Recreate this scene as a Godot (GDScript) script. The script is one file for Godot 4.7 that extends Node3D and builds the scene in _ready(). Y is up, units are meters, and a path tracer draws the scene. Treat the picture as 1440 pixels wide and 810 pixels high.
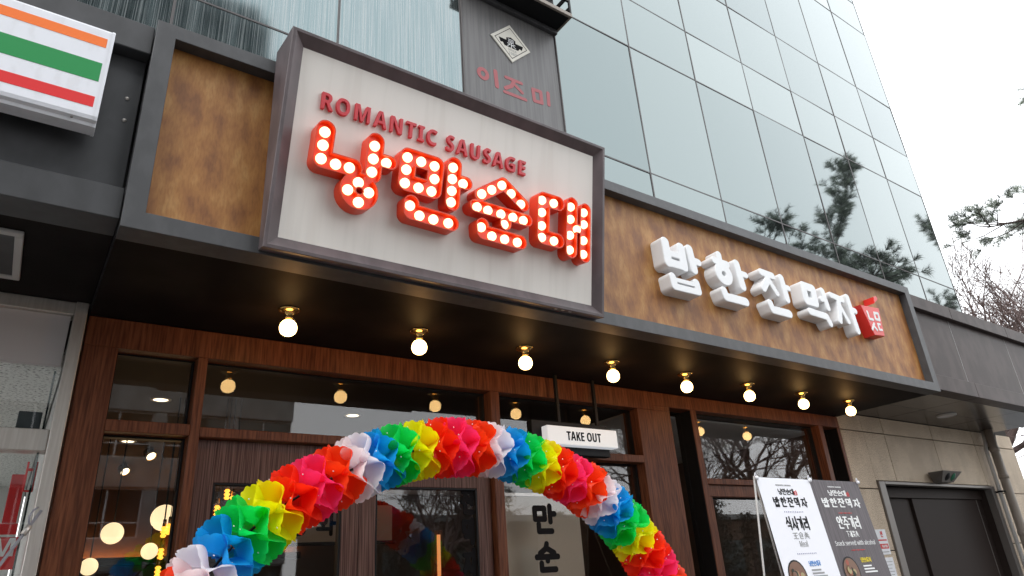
extends Node3D

const FACE_Z := 1.249      # front of the canopy's fascia frame
const SOFFIT := 3.183      # underside of the canopy
var M := {}
var rng := RandomNumberGenerator.new()
var used := {}
var boxes := {}

# ---------------------------------------------------------------- scene
func _ready() -> void:
	rng.seed = 71
	var cam := Camera3D.new()
	cam.name = "camera"
	cam.transform = Transform3D(Basis(Vector3(0.81898, -0.06413, 0.57022), Vector3(-0.17952, 0.91522, 0.36077), Vector3(-0.54501, -0.39783, 0.73804)).orthonormalized(), Vector3(0, 1.55, 4.5))
	cam.fov = 45.89
	cam.near = 0.05
	cam.far = 900.0
	add_child(cam)
	cam.current = true

	var env := Environment.new()
	env.background_mode = Environment.BG_SKY
	var sm := ProceduralSkyMaterial.new()
	sm.sky_top_color = lin(0.93, 0.965, 1.0)
	sm.sky_horizon_color = lin(0.98, 0.99, 1.0)
	sm.sky_curve = 0.2
	sm.ground_bottom_color = lin(0.2, 0.2, 0.2)
	sm.ground_horizon_color = lin(0.5, 0.5, 0.5)
	sm.sky_energy_multiplier = 1.25
	sm.sun_angle_max = 1.0
	var sky := Sky.new()
	sky.sky_material = sm
	env.sky = sky
	env.tonemap_mode = Environment.TONE_MAPPER_LINEAR
	env.tonemap_exposure = 1.7
	env.sdfgi_enabled = true
	env.ssao_enabled = true
	env.ssil_enabled = true
	var we := WorldEnvironment.new()
	we.name = "world_environment"
	we.environment = env
	add_child(we)

	var sun := DirectionalLight3D.new()
	sun.name = "sun"
	sun.light_energy = 0.25
	sun.light_angular_distance = 25.0
	sun.light_color = Color(1.0, 0.98, 0.95)
	sun.shadow_enabled = true
	sun.sky_mode = DirectionalLight3D.SKY_MODE_LIGHT_ONLY
	sun.rotation_degrees = Vector3(-58, -62, 0)
	add_child(sun)

	make_materials()
	build_ground()
	build_glass_tower()
	build_wood_front()
	build_shop_inside()
	build_canopy()
	build_left_shop()
	build_right_side()
	build_opposite()
	build_far_side()
	build_trees()
	build_main_sign()
	build_white_letters()
	build_upper_panel()
	build_lamps()
	build_take_out()
	build_arch()
	build_banners()


# ---------------------------------------------------------------- small helpers
func lin(r: float, g: float, b: float, a := 1.0) -> Color:
	var c := Color(r, g, b).linear_to_srgb()
	c.a = a
	return c


func numbered(n: String) -> String:
	var k: int = used.get(n, -1) + 1
	used[n] = k
	return n if k == 0 else "%s_%03d" % [n, k]


func obj(called: String, mesh: Mesh, m: Material, parent: Node = null, at := Vector3.ZERO) -> MeshInstance3D:
	var o := MeshInstance3D.new()
	o.mesh = mesh
	o.material_override = m
	o.position = at
	if parent == null:
		o.name = numbered(called)
		add_child(o)
	else:
		var key := str(parent.get_instance_id()) + called
		var k: int = used.get(key, -1) + 1
		used[key] = k
		o.name = called if k == 0 else "%s_%03d" % [called, k]
		parent.add_child(o, true)
	return o


func tag(o: Node, label: String, category: String, group := "") -> void:
	o.set_meta("label", label)
	o.set_meta("category", category)
	if group != "":
		o.set_meta("group", group)


func thing(called: String, label: String, category: String, at := Vector3.ZERO, group := "") -> Node3D:
	var o := Node3D.new()
	o.name = numbered(called)
	o.position = at
	add_child(o)
	tag(o, label, category, group)
	return o


func struct(called: String, mesh: Mesh, m: Material, at := Vector3.ZERO) -> MeshInstance3D:
	var o := obj(called, mesh, m, null, at)
	o.set_meta("kind", "structure")
	return o


func begin() -> SurfaceTool:
	var st := SurfaceTool.new()
	st.begin(Mesh.PRIMITIVE_TRIANGLES)
	st.set_smooth_group(-1)
	return st


func done(st: SurfaceTool) -> ArrayMesh:
	st.index()
	st.generate_normals()
	return st.commit()


func tri(st: SurfaceTool, a: Vector3, b: Vector3, c: Vector3, out: Vector3) -> void:
	if (c - a).cross(b - a).dot(out) < 0.0:
		var t := b
		b = c
		c = t
	st.add_vertex(a)
	st.add_vertex(b)
	st.add_vertex(c)


func quad(st: SurfaceTool, a: Vector3, b: Vector3, c: Vector3, d: Vector3, out: Vector3) -> void:
	tri(st, a, b, c, out)
	tri(st, a, c, d, out)


# a box with chamfered edges
func add_box(st: SurfaceTool, c: Vector3, s: Vector3, bevel := 0.003) -> void:
	var h := s * 0.5
	var b: float = min(bevel, min(h.x, min(h.y, h.z)) * 0.45)
	for ax in 3:
		var u := (ax + 1) % 3
		var v := (ax + 2) % 3
		for sg in [-1.0, 1.0]:
			var n := Vector3.ZERO
			n[ax] = sg
			var p := []
			for k in [[-1, -1], [1, -1], [1, 1], [-1, 1]]:
				var q := Vector3.ZERO
				q[ax] = sg * h[ax]
				q[u] = k[0] * (h[u] - b)
				q[v] = k[1] * (h[v] - b)
				p.append(c + q)
			quad(st, p[0], p[1], p[2], p[3], n)
		for su in [-1.0, 1.0]:
			for sv in [-1.0, 1.0]:
				var p := []
				for k in [[-1, 0], [1, 0], [1, 1], [-1, 1]]:
					var q := Vector3.ZERO
					q[ax] = k[0] * (h[ax] - b)
					q[u] = su * (h[u] - (0.0 if k[1] == 0 else b))
					q[v] = sv * (h[v] - (b if k[1] == 0 else 0.0))
					p.append(c + q)
				var n := Vector3.ZERO
				n[u] = su
				n[v] = sv
				quad(st, p[0], p[1], p[2], p[3], n)
	for sx in [-1.0, 1.0]:
		for sy in [-1.0, 1.0]:
			for sz in [-1.0, 1.0]:
				var g := Vector3(sx, sy, sz)
				tri(st, c + Vector3(sx * h.x, sy * (h.y - b), sz * (h.z - b)), c + Vector3(sx * (h.x - b), sy * h.y, sz * (h.z - b)), c + Vector3(sx * (h.x - b), sy * (h.y - b), sz * h.z), g)


func box_mesh(s: Vector3, bevel := 0.003) -> ArrayMesh:
	var key := "%.4f %.4f %.4f %.4f" % [s.x, s.y, s.z, bevel]
	if not boxes.has(key):
		var st := begin()
		add_box(st, Vector3.ZERO, s, bevel)
		boxes[key] = done(st)
	return boxes[key]


# a box between two corners, as one named mesh
func bar(called: String, lo: Vector3, hi: Vector3, m: Material, parent: Node = null, bevel := 0.003) -> MeshInstance3D:
	return obj(called, box_mesh(hi - lo, bevel), m, parent, (lo + hi) * 0.5)


func frame_of(p0: Vector3, p1: Vector3) -> Basis:
	var y := (p1 - p0).normalized()
	var x := y.cross(Vector3(0.31, 0.23, 0.92) if absf(y.z) < 0.9 else Vector3(1, 0, 0)).normalized()
	return Basis(x, y, x.cross(y))


func add_tube(st: SurfaceTool, pts: Array, rad: Array, n := 10, caps := true) -> void:
	var rings := []
	for i in pts.size():
		var a: Vector3 = pts[max(i - 1, 0)]
		var b: Vector3 = pts[min(i + 1, pts.size() - 1)]
		var f := frame_of(a, b)
		var ring := []
		for k in n:
			var t := TAU * k / n
			ring.append(pts[i] + (f.x * cos(t) + f.z * sin(t)) * rad[i])
		rings.append(ring)
	for i in pts.size() - 1:
		for k in n:
			var k2 := (k + 1) % n
			var mid: Vector3 = (rings[i][k] + rings[i][k2]) * 0.5 - pts[i]
			quad(st, rings[i][k], rings[i][k2], rings[i + 1][k2], rings[i + 1][k], mid)
	if caps:
		for e in [0, pts.size() - 1]:
			var o: Vector3 = pts[e] - pts[1 if e == 0 else e - 1]
			for k in n:
				tri(st, pts[e], rings[e][k], rings[e][(k + 1) % n], o)


func tube(called: String, pts: Array, r: float, m: Material, parent: Node = null, n := 10) -> MeshInstance3D:
	var st := begin()
	st.set_smooth_group(0)
	var rad := []
	for p in pts:
		rad.append(r)
	add_tube(st, pts, rad, n)
	return obj(called, done(st), m, parent)


# profile: [radius, height] pairs turned about the y axis
func lathe(prof: Array, n := 24) -> ArrayMesh:
	var st := begin()
	st.set_smooth_group(0)
	for i in prof.size() - 1:
		for k in n:
			var a := TAU * k / n
			var b := TAU * (k + 1) / n
			var p0: Array = prof[i]
			var p1: Array = prof[i + 1]
			var d := Vector3(cos(a), 0, sin(a))
			var e := Vector3(cos(b), 0, sin(b))
			var out: Vector3 = (d + e) * 0.5 * (p1[1] - p0[1]) + Vector3.UP * (p0[0] - p1[0])
			var v0: Vector3 = d * p0[0] + Vector3.UP * p0[1]
			var v1: Vector3 = e * p0[0] + Vector3.UP * p0[1]
			var v2: Vector3 = e * p1[0] + Vector3.UP * p1[1]
			var v3: Vector3 = d * p1[0] + Vector3.UP * p1[1]
			if p0[0] > 1e-5:
				tri(st, v0, v1, v2, out)
			if p1[0] > 1e-5:
				tri(st, v0, v2, v3, out)
	return done(st)


func ball(r: float, seg := 24) -> Mesh:
	var s := SphereMesh.new()
	s.radius = r
	s.height = r * 2.0
	s.radial_segments = seg
	s.rings = seg / 2
	return s


# ---------------------------------------------------------------- outlines and letters
# strokes: [points, half width, closed]; everything is worked out in millimetres
func outline_of(strokes: Array) -> Array:
	var outs: Array = []
	var holes: Array = []
	for s in strokes:
		var pts := PackedVector2Array()
		for p in s[0]:
			pts.append(Vector2(p[0], p[1]) * 1000.0)
		var polys: Array = []
		if s.size() > 2 and s[2]:
			pts.append(pts[0])
			for k in pts.size() - 1:
				polys += Geometry2D.offset_polyline(PackedVector2Array([pts[k], pts[k + 1]]), s[1] * 1000.0, Geometry2D.JOIN_ROUND, Geometry2D.END_ROUND)
		else:
			polys = Geometry2D.offset_polyline(pts, s[1] * 1000.0, Geometry2D.JOIN_ROUND, Geometry2D.END_ROUND)
		for poly in polys:
			if Geometry2D.is_polygon_clockwise(poly):
				continue
			var cur: PackedVector2Array = poly
			var rest: Array = []
			for o in outs:
				var m := Geometry2D.merge_polygons(cur, o)
				var ccw: Array = []
				var cw: Array = []
				for q in m:
					if Geometry2D.is_polygon_clockwise(q):
						cw.append(q)
					else:
						ccw.append(q)
				if ccw.size() == 1:
					cur = ccw[0]
					holes += cw
				else:
					rest.append(o)
			var left: Array = []
			for h in holes:
				var hh: PackedVector2Array = h.duplicate()
				hh.reverse()
				for q in Geometry2D.clip_polygons(hh, poly):
					if not Geometry2D.is_polygon_clockwise(q):
						var qq: PackedVector2Array = q
						qq.reverse()
						left.append(qq)
			holes = left
			rest.append(cur)
			outs = rest
	var big: Array = []
	for h in holes:
		if area(h) > 4.0:
			big.append(h)
	return [outs, big]


func area(p: PackedVector2Array) -> float:
	var a := 0.0
	for i in p.size():
		a += p[i].cross(p[(i + 1) % p.size()])
	return absf(a) * 0.5


func inset(p: PackedVector2Array, d: float) -> PackedVector2Array:
	var out := PackedVector2Array()
	var n := p.size()
	for i in n:
		var a := (p[i] - p[(i + n - 1) % n]).normalized()
		var b := (p[(i + 1) % n] - p[i]).normalized()
		var na := Vector2(-a.y, a.x)
		var nb := Vector2(-b.y, b.x)
		var m := (na + nb)
		if m.length() < 0.2:
			m = na
		m = m.normalized()
		out.append(p[i] + m * d / max(0.5, m.dot(na)))
	return out


# triangles of outlines with holes
func fill(outs: Array, holes: Array) -> PackedVector2Array:
	var pieces: Array = outs.duplicate()
	for h in holes:
		var hh: PackedVector2Array = h.duplicate()
		if Geometry2D.is_polygon_clockwise(hh):
			hh.reverse()
		var cx := 0.0
		for p in hh:
			cx += p.x / hh.size()
		var next: Array = []
		for p in pieces:
			for side in [PackedVector2Array([Vector2(-9e4, -9e4), Vector2(cx, -9e4), Vector2(cx, 9e4), Vector2(-9e4, 9e4)]), PackedVector2Array([Vector2(cx, -9e4), Vector2(9e4, -9e4), Vector2(9e4, 9e4), Vector2(cx, 9e4)])]:
				for q in Geometry2D.intersect_polygons(p, side):
					for w in Geometry2D.clip_polygons(q, hh):
						if not Geometry2D.is_polygon_clockwise(w):
							next.append(w)
		pieces = next
	var out := PackedVector2Array()
	for p in pieces:
		for i in Geometry2D.triangulate_polygon(p):
			out.append(p[i])
	return out


func flat_fill(st: SurfaceTool, tris: PackedVector2Array, z: float, out := Vector3.BACK) -> void:
	for i in range(0, tris.size() - 2, 3):
		tri(st, Vector3(tris[i].x * 0.001, tris[i].y * 0.001, z), Vector3(tris[i + 1].x * 0.001, tris[i + 1].y * 0.001, z), Vector3(tris[i + 2].x * 0.001, tris[i + 2].y * 0.001, z), out)


func wall(st: SurfaceTool, p: PackedVector2Array, q: PackedVector2Array, z0: float, z1: float) -> void:
	var n := p.size()
	for i in n:
		var j := (i + 1) % n
		var e := p[j] - p[i]
		var out := Vector3(e.y, -e.x, 0.0)
		if z0 == z1:
			out = Vector3.BACK
		elif p != q and z1 > z0:
			out = out.normalized() + Vector3.BACK * 0.5
		elif z1 < z0:
			out = -out
		quad(st, Vector3(p[i].x * 0.001, p[i].y * 0.001, z0), Vector3(p[j].x * 0.001, p[j].y * 0.001, z0), Vector3(q[j].x * 0.001, q[j].y * 0.001, z1), Vector3(q[i].x * 0.001, q[i].y * 0.001, z1), out)


# a solid letter from z0 to z1, its front edge chamfered
func solid_letter(strokes: Array, z0: float, z1: float, chamfer := 0.0) -> ArrayMesh:
	var g := outline_of(strokes)
	return solid_shape(g[0], g[1], z0, z1, chamfer)


func solid_shape(outs: Array, holes: Array, z0: float, z1: float, chamfer := 0.0) -> ArrayMesh:
	var st := begin()
	var fo: Array = []
	var fh: Array = []
	for set in [[outs, fo], [holes, fh]]:
		for p in set[0]:
			if chamfer > 0.0:
				var q := inset(p, chamfer * 1000.0)
				wall(st, p, p, z0, z1 - chamfer)
				wall(st, p, q, z1 - chamfer, z1)
				set[1].append(q)
			else:
				wall(st, p, p, z0, z1)
				set[1].append(p)
	flat_fill(st, fill(fo, fh), z1)
	return done(st)


# a letter box with a raised rim round a sunk face
func channel_letter(strokes: Array, z0: float, z1: float, zface: float, rim: float) -> ArrayMesh:
	var g := outline_of(strokes)
	var st := begin()
	for p in g[0] + g[1]:
		var q := inset(p, rim * 1000.0)
		wall(st, p, p, z0, z1)
		wall(st, p, q, z1, z1)
		wall(st, q, q, z1, zface)
	flat_fill(st, fill(g[0], g[1]), zface)
	return done(st)


func poly_mm(pts: Array) -> PackedVector2Array:
	var p := PackedVector2Array()
	for q in pts:
		p.append(Vector2(q[0], q[1]) * 1000.0)
	if Geometry2D.is_polygon_clockwise(p):
		p.reverse()
	return p


func hole_mm(pts: Array) -> PackedVector2Array:
	var p := poly_mm(pts)
	p.reverse()
	return p


func ring_pts(cx: float, cy: float, rx: float, ry: float, n := 20) -> Array:
	var out := []
	for k in n:
		out.append([cx + rx * cos(TAU * k / n), cy + ry * sin(TAU * k / n)])
	return out


# the strokes of one Hangul syllable in a unit square, y up
func jamo(c: String) -> Array:
	match c:
		"g": return [[[[0.05, 0.9], [0.9, 0.9], [0.8, 0.05]], false]]
		"n": return [[[[0.08, 0.95], [0.08, 0.1], [0.95, 0.1]], false]]
		"d": return [[[[0.95, 0.9], [0.08, 0.9], [0.08, 0.1], [0.95, 0.1]], false]]
		"r": return [[[[0.08, 0.92], [0.9, 0.92], [0.9, 0.52], [0.08, 0.52], [0.08, 0.08], [0.95, 0.08]], false]]
		"m": return [[[[0.08, 0.92], [0.92, 0.92], [0.92, 0.08], [0.08, 0.08]], true]]
		"b": return [[[[0.08, 0.98], [0.08, 0.06], [0.92, 0.06], [0.92, 0.98]], false], [[[0.08, 0.52], [0.92, 0.52]], false]]
		"s": return [[[[0.5, 0.95], [0.42, 0.5], [0.02, 0.05]], false], [[[0.46, 0.55], [0.98, 0.05]], false]]
		"o": return [[ring_pts(0.5, 0.5, 0.42, 0.44, 14), true]]
		"j": return [[[[0.05, 0.92], [0.95, 0.92]], false], [[[0.5, 0.92], [0.42, 0.5], [0.02, 0.05]], false], [[[0.46, 0.52], [0.98, 0.05]], false]]
		"h": return [[[[0.5, 1.0], [0.5, 0.84]], false], [[[0.05, 0.74], [0.95, 0.74]], false], [ring_pts(0.5, 0.3, 0.32, 0.3, 14), true]]
	return []


func syllable(cho: String, vowel: String, jong := "") -> Array:
	var out := []
	var boxs := []
	var has := jong != ""
	if vowel in ["u", "eu"]:
		boxs.append([cho, Rect2(0.15, 0.62, 0.7, 0.38) if has else Rect2(0.15, 0.5, 0.7, 0.48)])
		var y := 0.5 if has else 0.34
		out.append([[[0.0, y], [1.0, y]], false])
		if vowel == "u":
			out.append([[[0.5, y], [0.5, y - (0.14 if has else 0.34)]], false])
		if has:
			boxs.append([jong, Rect2(0.14, 0.0, 0.76, 0.28)])
	else:
		if vowel != "wa":
			boxs.append([cho, Rect2(0.0, 0.46, 0.56, 0.5) if has else Rect2(0.0, 0.12, 0.56, 0.76)])
		var lo := 0.4 if has else 0.0
		var mid := 0.7 if has else 0.5
		var x := 0.66 if vowel == "ae" else 0.78
		out.append([[[x, 1.0], [x, lo]], false])
		if vowel == "wa":
			boxs.append([cho, Rect2(0.04, 0.46, 0.54, 0.54)])
			out.append([[[0.0, 0.24], [0.64, 0.24]], false])
			out.append([[[0.32, 0.24], [0.32, 0.4]], false])
		if vowel in ["a", "wa"]:
			out.append([[[x, mid], [1.0, mid]], false])
		if vowel == "eo":
			out.append([[[x, mid], [0.56, mid]], false])
		if vowel == "ae":
			out.append([[[0.92, 1.0], [0.92, lo]], false])
			out.append([[[x, mid], [0.92, mid]], false])
		if has:
			boxs.append([jong, Rect2(0.14, 0.0, 0.72, 0.32)])
	for b in boxs:
		for s in jamo(b[0]):
			var pts := []
			for p in s[0]:
				pts.append([b[1].position.x + p[0] * b[1].size.x, b[1].position.y + p[1] * b[1].size.y])
			out.append([pts, s[1]])
	return out


const WORDS := {
	"nangmansundae": ["n a o", "m a n", "s u n", "d ae"],
	"bap": ["b a b", "h a n", "j a n", "m eo g", "j a"],
	"siksa": ["s i g", "s a", "g eo", "r i"],
	"anju": ["o a n", "j u", "g eo", "r i"],
	"guk": ["n a o", "m a n", "s u n", "d ae", "g u g"],
	"gui": ["n a o", "m a n", "s u n", "d ae", "g u", "o i"],
	"mansun": ["m a n", "s u n", "d ae"],
	"meokja": ["j a n", "m eo g", "j a"],
	"jeonmyeon": ["j eo n"],
	"board": ["s a o", "h wa", "s u r"],
}


# printed words: strokes laid out left to right (or downwards), lower left corner at the origin
func word_strokes(word: String, size: float, gap: float, hw: float, down := false, wide := 0.85) -> Array:
	var out := []
	var i := 0
	for part in WORDS[word]:
		var b: PackedStringArray = part.split(" ")
		for s in syllable(b[0], b[1], b[2] if b.size() > 2 else ""):
			var pts := []
			for p in s[0]:
				var x: float = p[0] * size * wide
				var y: float = p[1] * size
				if down:
					y -= i * (size + gap)
				else:
					x += i * (size * wide + gap)
				pts.append([x, y])
			out.append([pts, hw, s[1]])
		i += 1
	return out


func words(word: String, size: float, gap: float, hw: float, depth := 0.002, down := false, wide := 0.85) -> ArrayMesh:
	return solid_letter(word_strokes(word, size, gap, hw, down, wide), 0.0, depth)


func latin(text: String, height: float, depth: float, bold := true) -> TextMesh:
	var f := SystemFont.new()
	f.font_names = PackedStringArray(["Droid Sans"])
	f.font_weight = 700 if bold else 400
	var t := TextMesh.new()
	t.font = f
	t.text = text
	t.font_size = 64
	t.pixel_size = height / (64.0 * 0.714)
	t.depth = depth
	t.curve_step = 1.0
	t.horizontal_alignment = HORIZONTAL_ALIGNMENT_LEFT
	t.vertical_alignment = VERTICAL_ALIGNMENT_BOTTOM
	return t


# ---------------------------------------------------------------- materials
func noise(freq: float, oct := 4, seed_ := 1, kind := FastNoiseLite.TYPE_SIMPLEX_SMOOTH) -> FastNoiseLite:
	var n := FastNoiseLite.new()
	n.seed = seed_
	n.noise_type = kind
	n.frequency = freq
	n.fractal_octaves = oct
	return n


func ramp(stops: Array) -> Gradient:
	var g := Gradient.new()
	var offs := PackedFloat32Array()
	var cols := PackedColorArray()
	for s in stops:
		offs.append(s[0])
		cols.append(s[1])
	g.offsets = offs
	g.colors = cols
	return g


func noise_tex(n: FastNoiseLite, g: Gradient, size := 512) -> NoiseTexture2D:
	var t := NoiseTexture2D.new()
	t.width = size
	t.height = size
	t.seamless = true
	t.noise = n
	t.color_ramp = g
	return t


func plain(r: float, g: float, b: float, rough := 0.5, metal := 0.0) -> StandardMaterial3D:
	var m := StandardMaterial3D.new()
	m.albedo_color = lin(r, g, b)
	m.roughness = rough
	m.metallic = metal
	return m


func glow(r: float, g: float, b: float, e: float) -> StandardMaterial3D:
	var m := plain(0.8, 0.78, 0.7, 0.4)
	m.emission_enabled = true
	m.emission = lin(r, g, b)
	m.emission_energy_multiplier = e
	return m


func triplanar(m: StandardMaterial3D, t: Texture2D, scale: Vector3, world := true) -> StandardMaterial3D:
	m.albedo_texture = t
	m.albedo_color = Color.WHITE
	m.uv1_triplanar = true
	m.uv1_world_triplanar = world
	m.uv1_scale = scale
	m.uv1_triplanar_sharpness = 8.0
	return m


func grade(lo: Color, hi: Color, k0 := 0.3, k1 := 0.7) -> Gradient:
	return ramp([[k0, lo], [k1, hi]])


func over(m: StandardMaterial3D, t: Texture2D, scale: Vector3) -> void:
	m.detail_enabled = true
	m.detail_albedo = t
	m.detail_blend_mode = BaseMaterial3D.BLEND_MODE_MUL
	m.detail_uv_layer = BaseMaterial3D.DETAIL_UV_2
	m.uv2_triplanar = true
	m.uv2_world_triplanar = true
	m.uv2_scale = scale
	m.uv2_triplanar_sharpness = 8.0


func make_materials() -> void:
	# soft blotches to lay over plain things, so that nothing is quite even
	var blotch := noise_tex(noise(0.012, 5, 9), grade(lin(0.72, 0.72, 0.72), lin(1, 1, 1)), 512)
	var blotch_soft := noise_tex(noise(0.012, 5, 9), grade(lin(0.88, 0.87, 0.86), lin(1, 1, 1)), 512)
	var drip := noise_tex(noise(0.02, 4, 21), ramp([[0.25, lin(0.8, 0.79, 0.77)], [0.5, lin(0.97, 0.97, 0.96)], [0.7, lin(1, 1, 1)]]), 512)

	var drip_soft := noise_tex(noise(0.02, 4, 21), ramp([[0.2, lin(0.94, 0.935, 0.93)], [0.4, lin(0.99, 0.99, 0.988)], [0.6, lin(1, 1, 1)]]), 512)
	var m := plain(1, 1, 1, 0.42)
	triplanar(m, noise_tex(noise(0.035, 4, 3), ramp([[0.2, lin(0.095, 0.029, 0.0125)], [0.48, lin(0.155, 0.05, 0.0215)], [0.8, lin(0.21, 0.074, 0.034)]]), 1024), Vector3(1.6, 0.09, 1.6))
	over(m, noise_tex(noise(0.02, 3, 5), grade(lin(0.74, 0.72, 0.7), lin(1, 1, 1)), 512), Vector3(1.1, 0.05, 1.1))
	m.metallic_specular = 0.33
	M.wood = m
	m = plain(1, 1, 1, 0.5)
	triplanar(m, noise_tex(noise(0.05, 3, 13), ramp([[0.25, lin(0.06, 0.027, 0.021)], [0.5, lin(0.13, 0.068, 0.055)], [0.75, lin(0.175, 0.1, 0.083)]]), 1024), Vector3(2.0, 0.03, 2.0))
	m.metallic_specular = 0.33
	M.door_wood = m

	m = plain(1, 1, 1, 0.55)
	triplanar(m, noise_tex(noise(0.009, 6, 31), ramp([[0.2, lin(0.235, 0.088, 0.021)], [0.42, lin(0.33, 0.134, 0.031)], [0.6, lin(0.375, 0.162, 0.038)], [0.82, lin(0.45, 0.225, 0.066)]]), 1024), Vector3(0.7, 0.3, 0.7))
	over(m, noise_tex(noise(0.06, 5, 33), ramp([[0.2, lin(0.84, 0.81, 0.78)], [0.6, lin(1, 1, 1)]]), 512), Vector3(2.1, 0.5, 2.1))
	M.rust = m

	m = plain(0.075, 0.076, 0.082, 0.5, 0.0)
	triplanar(m, noise_tex(noise(0.02, 4, 41), grade(lin(0.05, 0.05, 0.053), lin(0.064, 0.064, 0.067))), Vector3(0.8, 0.4, 0.8))
	M.frame = m
	m = plain(0.118, 0.09, 0.094, 0.45)
	over(m, blotch, Vector3(0.9, 0.5, 0.9))
	M.sign_frame = m
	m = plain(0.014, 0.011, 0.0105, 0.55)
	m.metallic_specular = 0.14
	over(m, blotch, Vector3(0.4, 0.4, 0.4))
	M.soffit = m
	m = plain(0.77, 0.722, 0.67, 0.5)
	over(m, drip_soft, Vector3(0.7, 0.05, 0.7))
	M.face = m
	M.red = plain(0.8, 0.05, 0.006, 0.35)
	M.crimson = plain(0.6, 0.036, 0.05, 0.45)
	m = plain(0.8, 0.81, 0.825, 0.35)
	M.white = m
	M.pot_red = plain(0.68, 0.03, 0.024, 0.35)
	M.black = plain(0.01, 0.01, 0.011, 0.45)
	M.black.metallic_specular = 0.3
	M.ink = plain(0.012, 0.011, 0.012, 0.8)
	M.ink.metallic_specular = 0.2
	M.brass = plain(0.72, 0.46, 0.16, 0.18, 1.0)
	M.bulb = glow(1.0, 0.62, 0.24, 6.0)
	M.marquee_bulb = glow(1.0, 0.72, 0.36, 1.7)
	M.marquee_bulb.albedo_color = lin(0.3, 0.28, 0.24)
	M.globe = glow(1.0, 0.74, 0.42, 0.75)
	M.spot = glow(1.0, 0.82, 0.55, 2.0)
	M.amber = glow(1.0, 0.42, 0.03, 1.3)
	M.warm_strip = glow(1.0, 0.3, 0.06, 0.42)
	M.ledge_strip = glow(1.0, 0.36, 0.08, 18.0)
	M.box_light = glow(0.86, 0.92, 1.0, 0.26)

	m = StandardMaterial3D.new()
	m.albedo_color = Color(0.1, 0.12, 0.12, 0.02)
	m.transparency = BaseMaterial3D.TRANSPARENCY_ALPHA
	m.roughness = 0.015
	M.pane = m

	# coated glass of the tower: five slightly different sheets
	M.tower = []
	for k in 5:
		m = plain(0.148 + 0.015 * k, 0.176 + 0.015 * k, 0.176 + 0.014 * k, 0.03, 0.93)
		M.tower.append(m)
	# the same glass streaked with dirt
	m = plain(1, 1, 1, 0.07, 1.0)
	var streak := noise(0.07, 3, 51)
	triplanar(m, noise_tex(streak, ramp([[0.25, lin(0.13, 0.17, 0.175)], [0.5, lin(0.17, 0.205, 0.21)], [0.78, lin(0.27, 0.3, 0.3)]]), 1024), Vector3(1.4, 0.009, 1.4))
	m.metallic_texture = noise_tex(streak, ramp([[0.42, Color(0.93, 0.93, 0.93)], [0.78, Color(0.45, 0.45, 0.45)]]), 1024)
	m.metallic = 1.0
	M.streaked = m
	M.mullion = plain(0.075, 0.066, 0.066, 0.5)
	m = plain(0.12, 0.115, 0.115, 0.5)
	triplanar(m, noise_tex(noise(0.03, 4, 61), grade(lin(0.1, 0.096, 0.096), lin(0.135, 0.13, 0.13))), Vector3(1.6, 0.05, 1.6))
	M.panel_grey = m
	M.ghost_red = plain(0.36, 0.085, 0.095, 0.6)

	M.granite = []
	for k in 3:
		m = plain(1, 1, 1, 0.7)
		var t := 0.94 + 0.06 * k
		triplanar(m, noise_tex(noise(0.11, 3, 70 + k), ramp([[0.2, lin(0.24 * t, 0.175 * t, 0.12 * t)], [0.42, lin(0.6 * t, 0.48 * t, 0.355 * t)], [0.7, lin(0.78 * t, 0.66 * t, 0.52 * t)]]), 512), Vector3(1.3, 1.3, 1.3))
		over(m, blotch_soft, Vector3(0.5, 0.3, 0.5))
		M.granite.append(m)
	M.grout = plain(0.035, 0.029, 0.025, 0.9)
	m = plain(0.078, 0.06, 0.057, 0.42)
	m.metallic_specular = 0.22
	over(m, blotch, Vector3(0.5, 0.3, 0.5))
	M.clad = m
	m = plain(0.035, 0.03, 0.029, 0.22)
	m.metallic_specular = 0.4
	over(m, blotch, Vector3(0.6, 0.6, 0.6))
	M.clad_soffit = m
	m = plain(0.05, 0.05, 0.053, 0.45)
	over(m, blotch, Vector3(0.7, 0.4, 0.7))
	M.left_clad = m
	m = plain(0.6, 0.56, 0.52, 0.38, 0.6)
	over(m, noise_tex(noise(0.03, 3, 81), grade(lin(0.9, 0.89, 0.88), lin(1, 1, 1))), Vector3(3.0, 0.15, 3.0))
	M.steel = m
	M.steel_dark = plain(0.17, 0.155, 0.145, 0.4, 0.5)
	M.gate = plain(0.03, 0.0215, 0.019, 0.5)
	M.gate.metallic_specular = 0.2
	m = plain(0.78, 0.79, 0.84, 0.35)
	over(m, drip_soft, Vector3(1.1, 0.5, 1.1))
	M.white_plastic = m
	M.orange = plain(0.9, 0.18, 0.02, 0.4)
	M.green = plain(0.008, 0.25, 0.06, 0.4)
	M.stripe_red = plain(0.7, 0.02, 0.022, 0.4)
	M.grey_pipe = plain(0.26, 0.22, 0.185, 0.5)
	M.pale_pipe = plain(0.45, 0.44, 0.43, 0.5)
	M.pole_grey = plain(0.26, 0.26, 0.29, 0.4)
	M.green_lens = plain(0.01, 0.12, 0.06, 0.15)

	m = plain(1, 1, 1, 0.9)
	triplanar(m, noise_tex(noise(0.08, 4, 91), grade(lin(0.085, 0.08, 0.076), lin(0.13, 0.125, 0.118))), Vector3(0.8, 0.8, 0.8))
	M.paving = m
	m = plain(1, 1, 1, 0.9)
	triplanar(m, noise_tex(noise(0.15, 3, 92), grade(lin(0.035, 0.035, 0.037), lin(0.07, 0.07, 0.07))), Vector3(0.8, 0.8, 0.8))
	M.asphalt = m
	m = plain(0.28, 0.28, 0.275, 0.8)
	over(m, blotch, Vector3(0.2, 0.1, 0.2))
	M.across = m
	M.across_dark = plain(0.035, 0.045, 0.05, 0.6)
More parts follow.
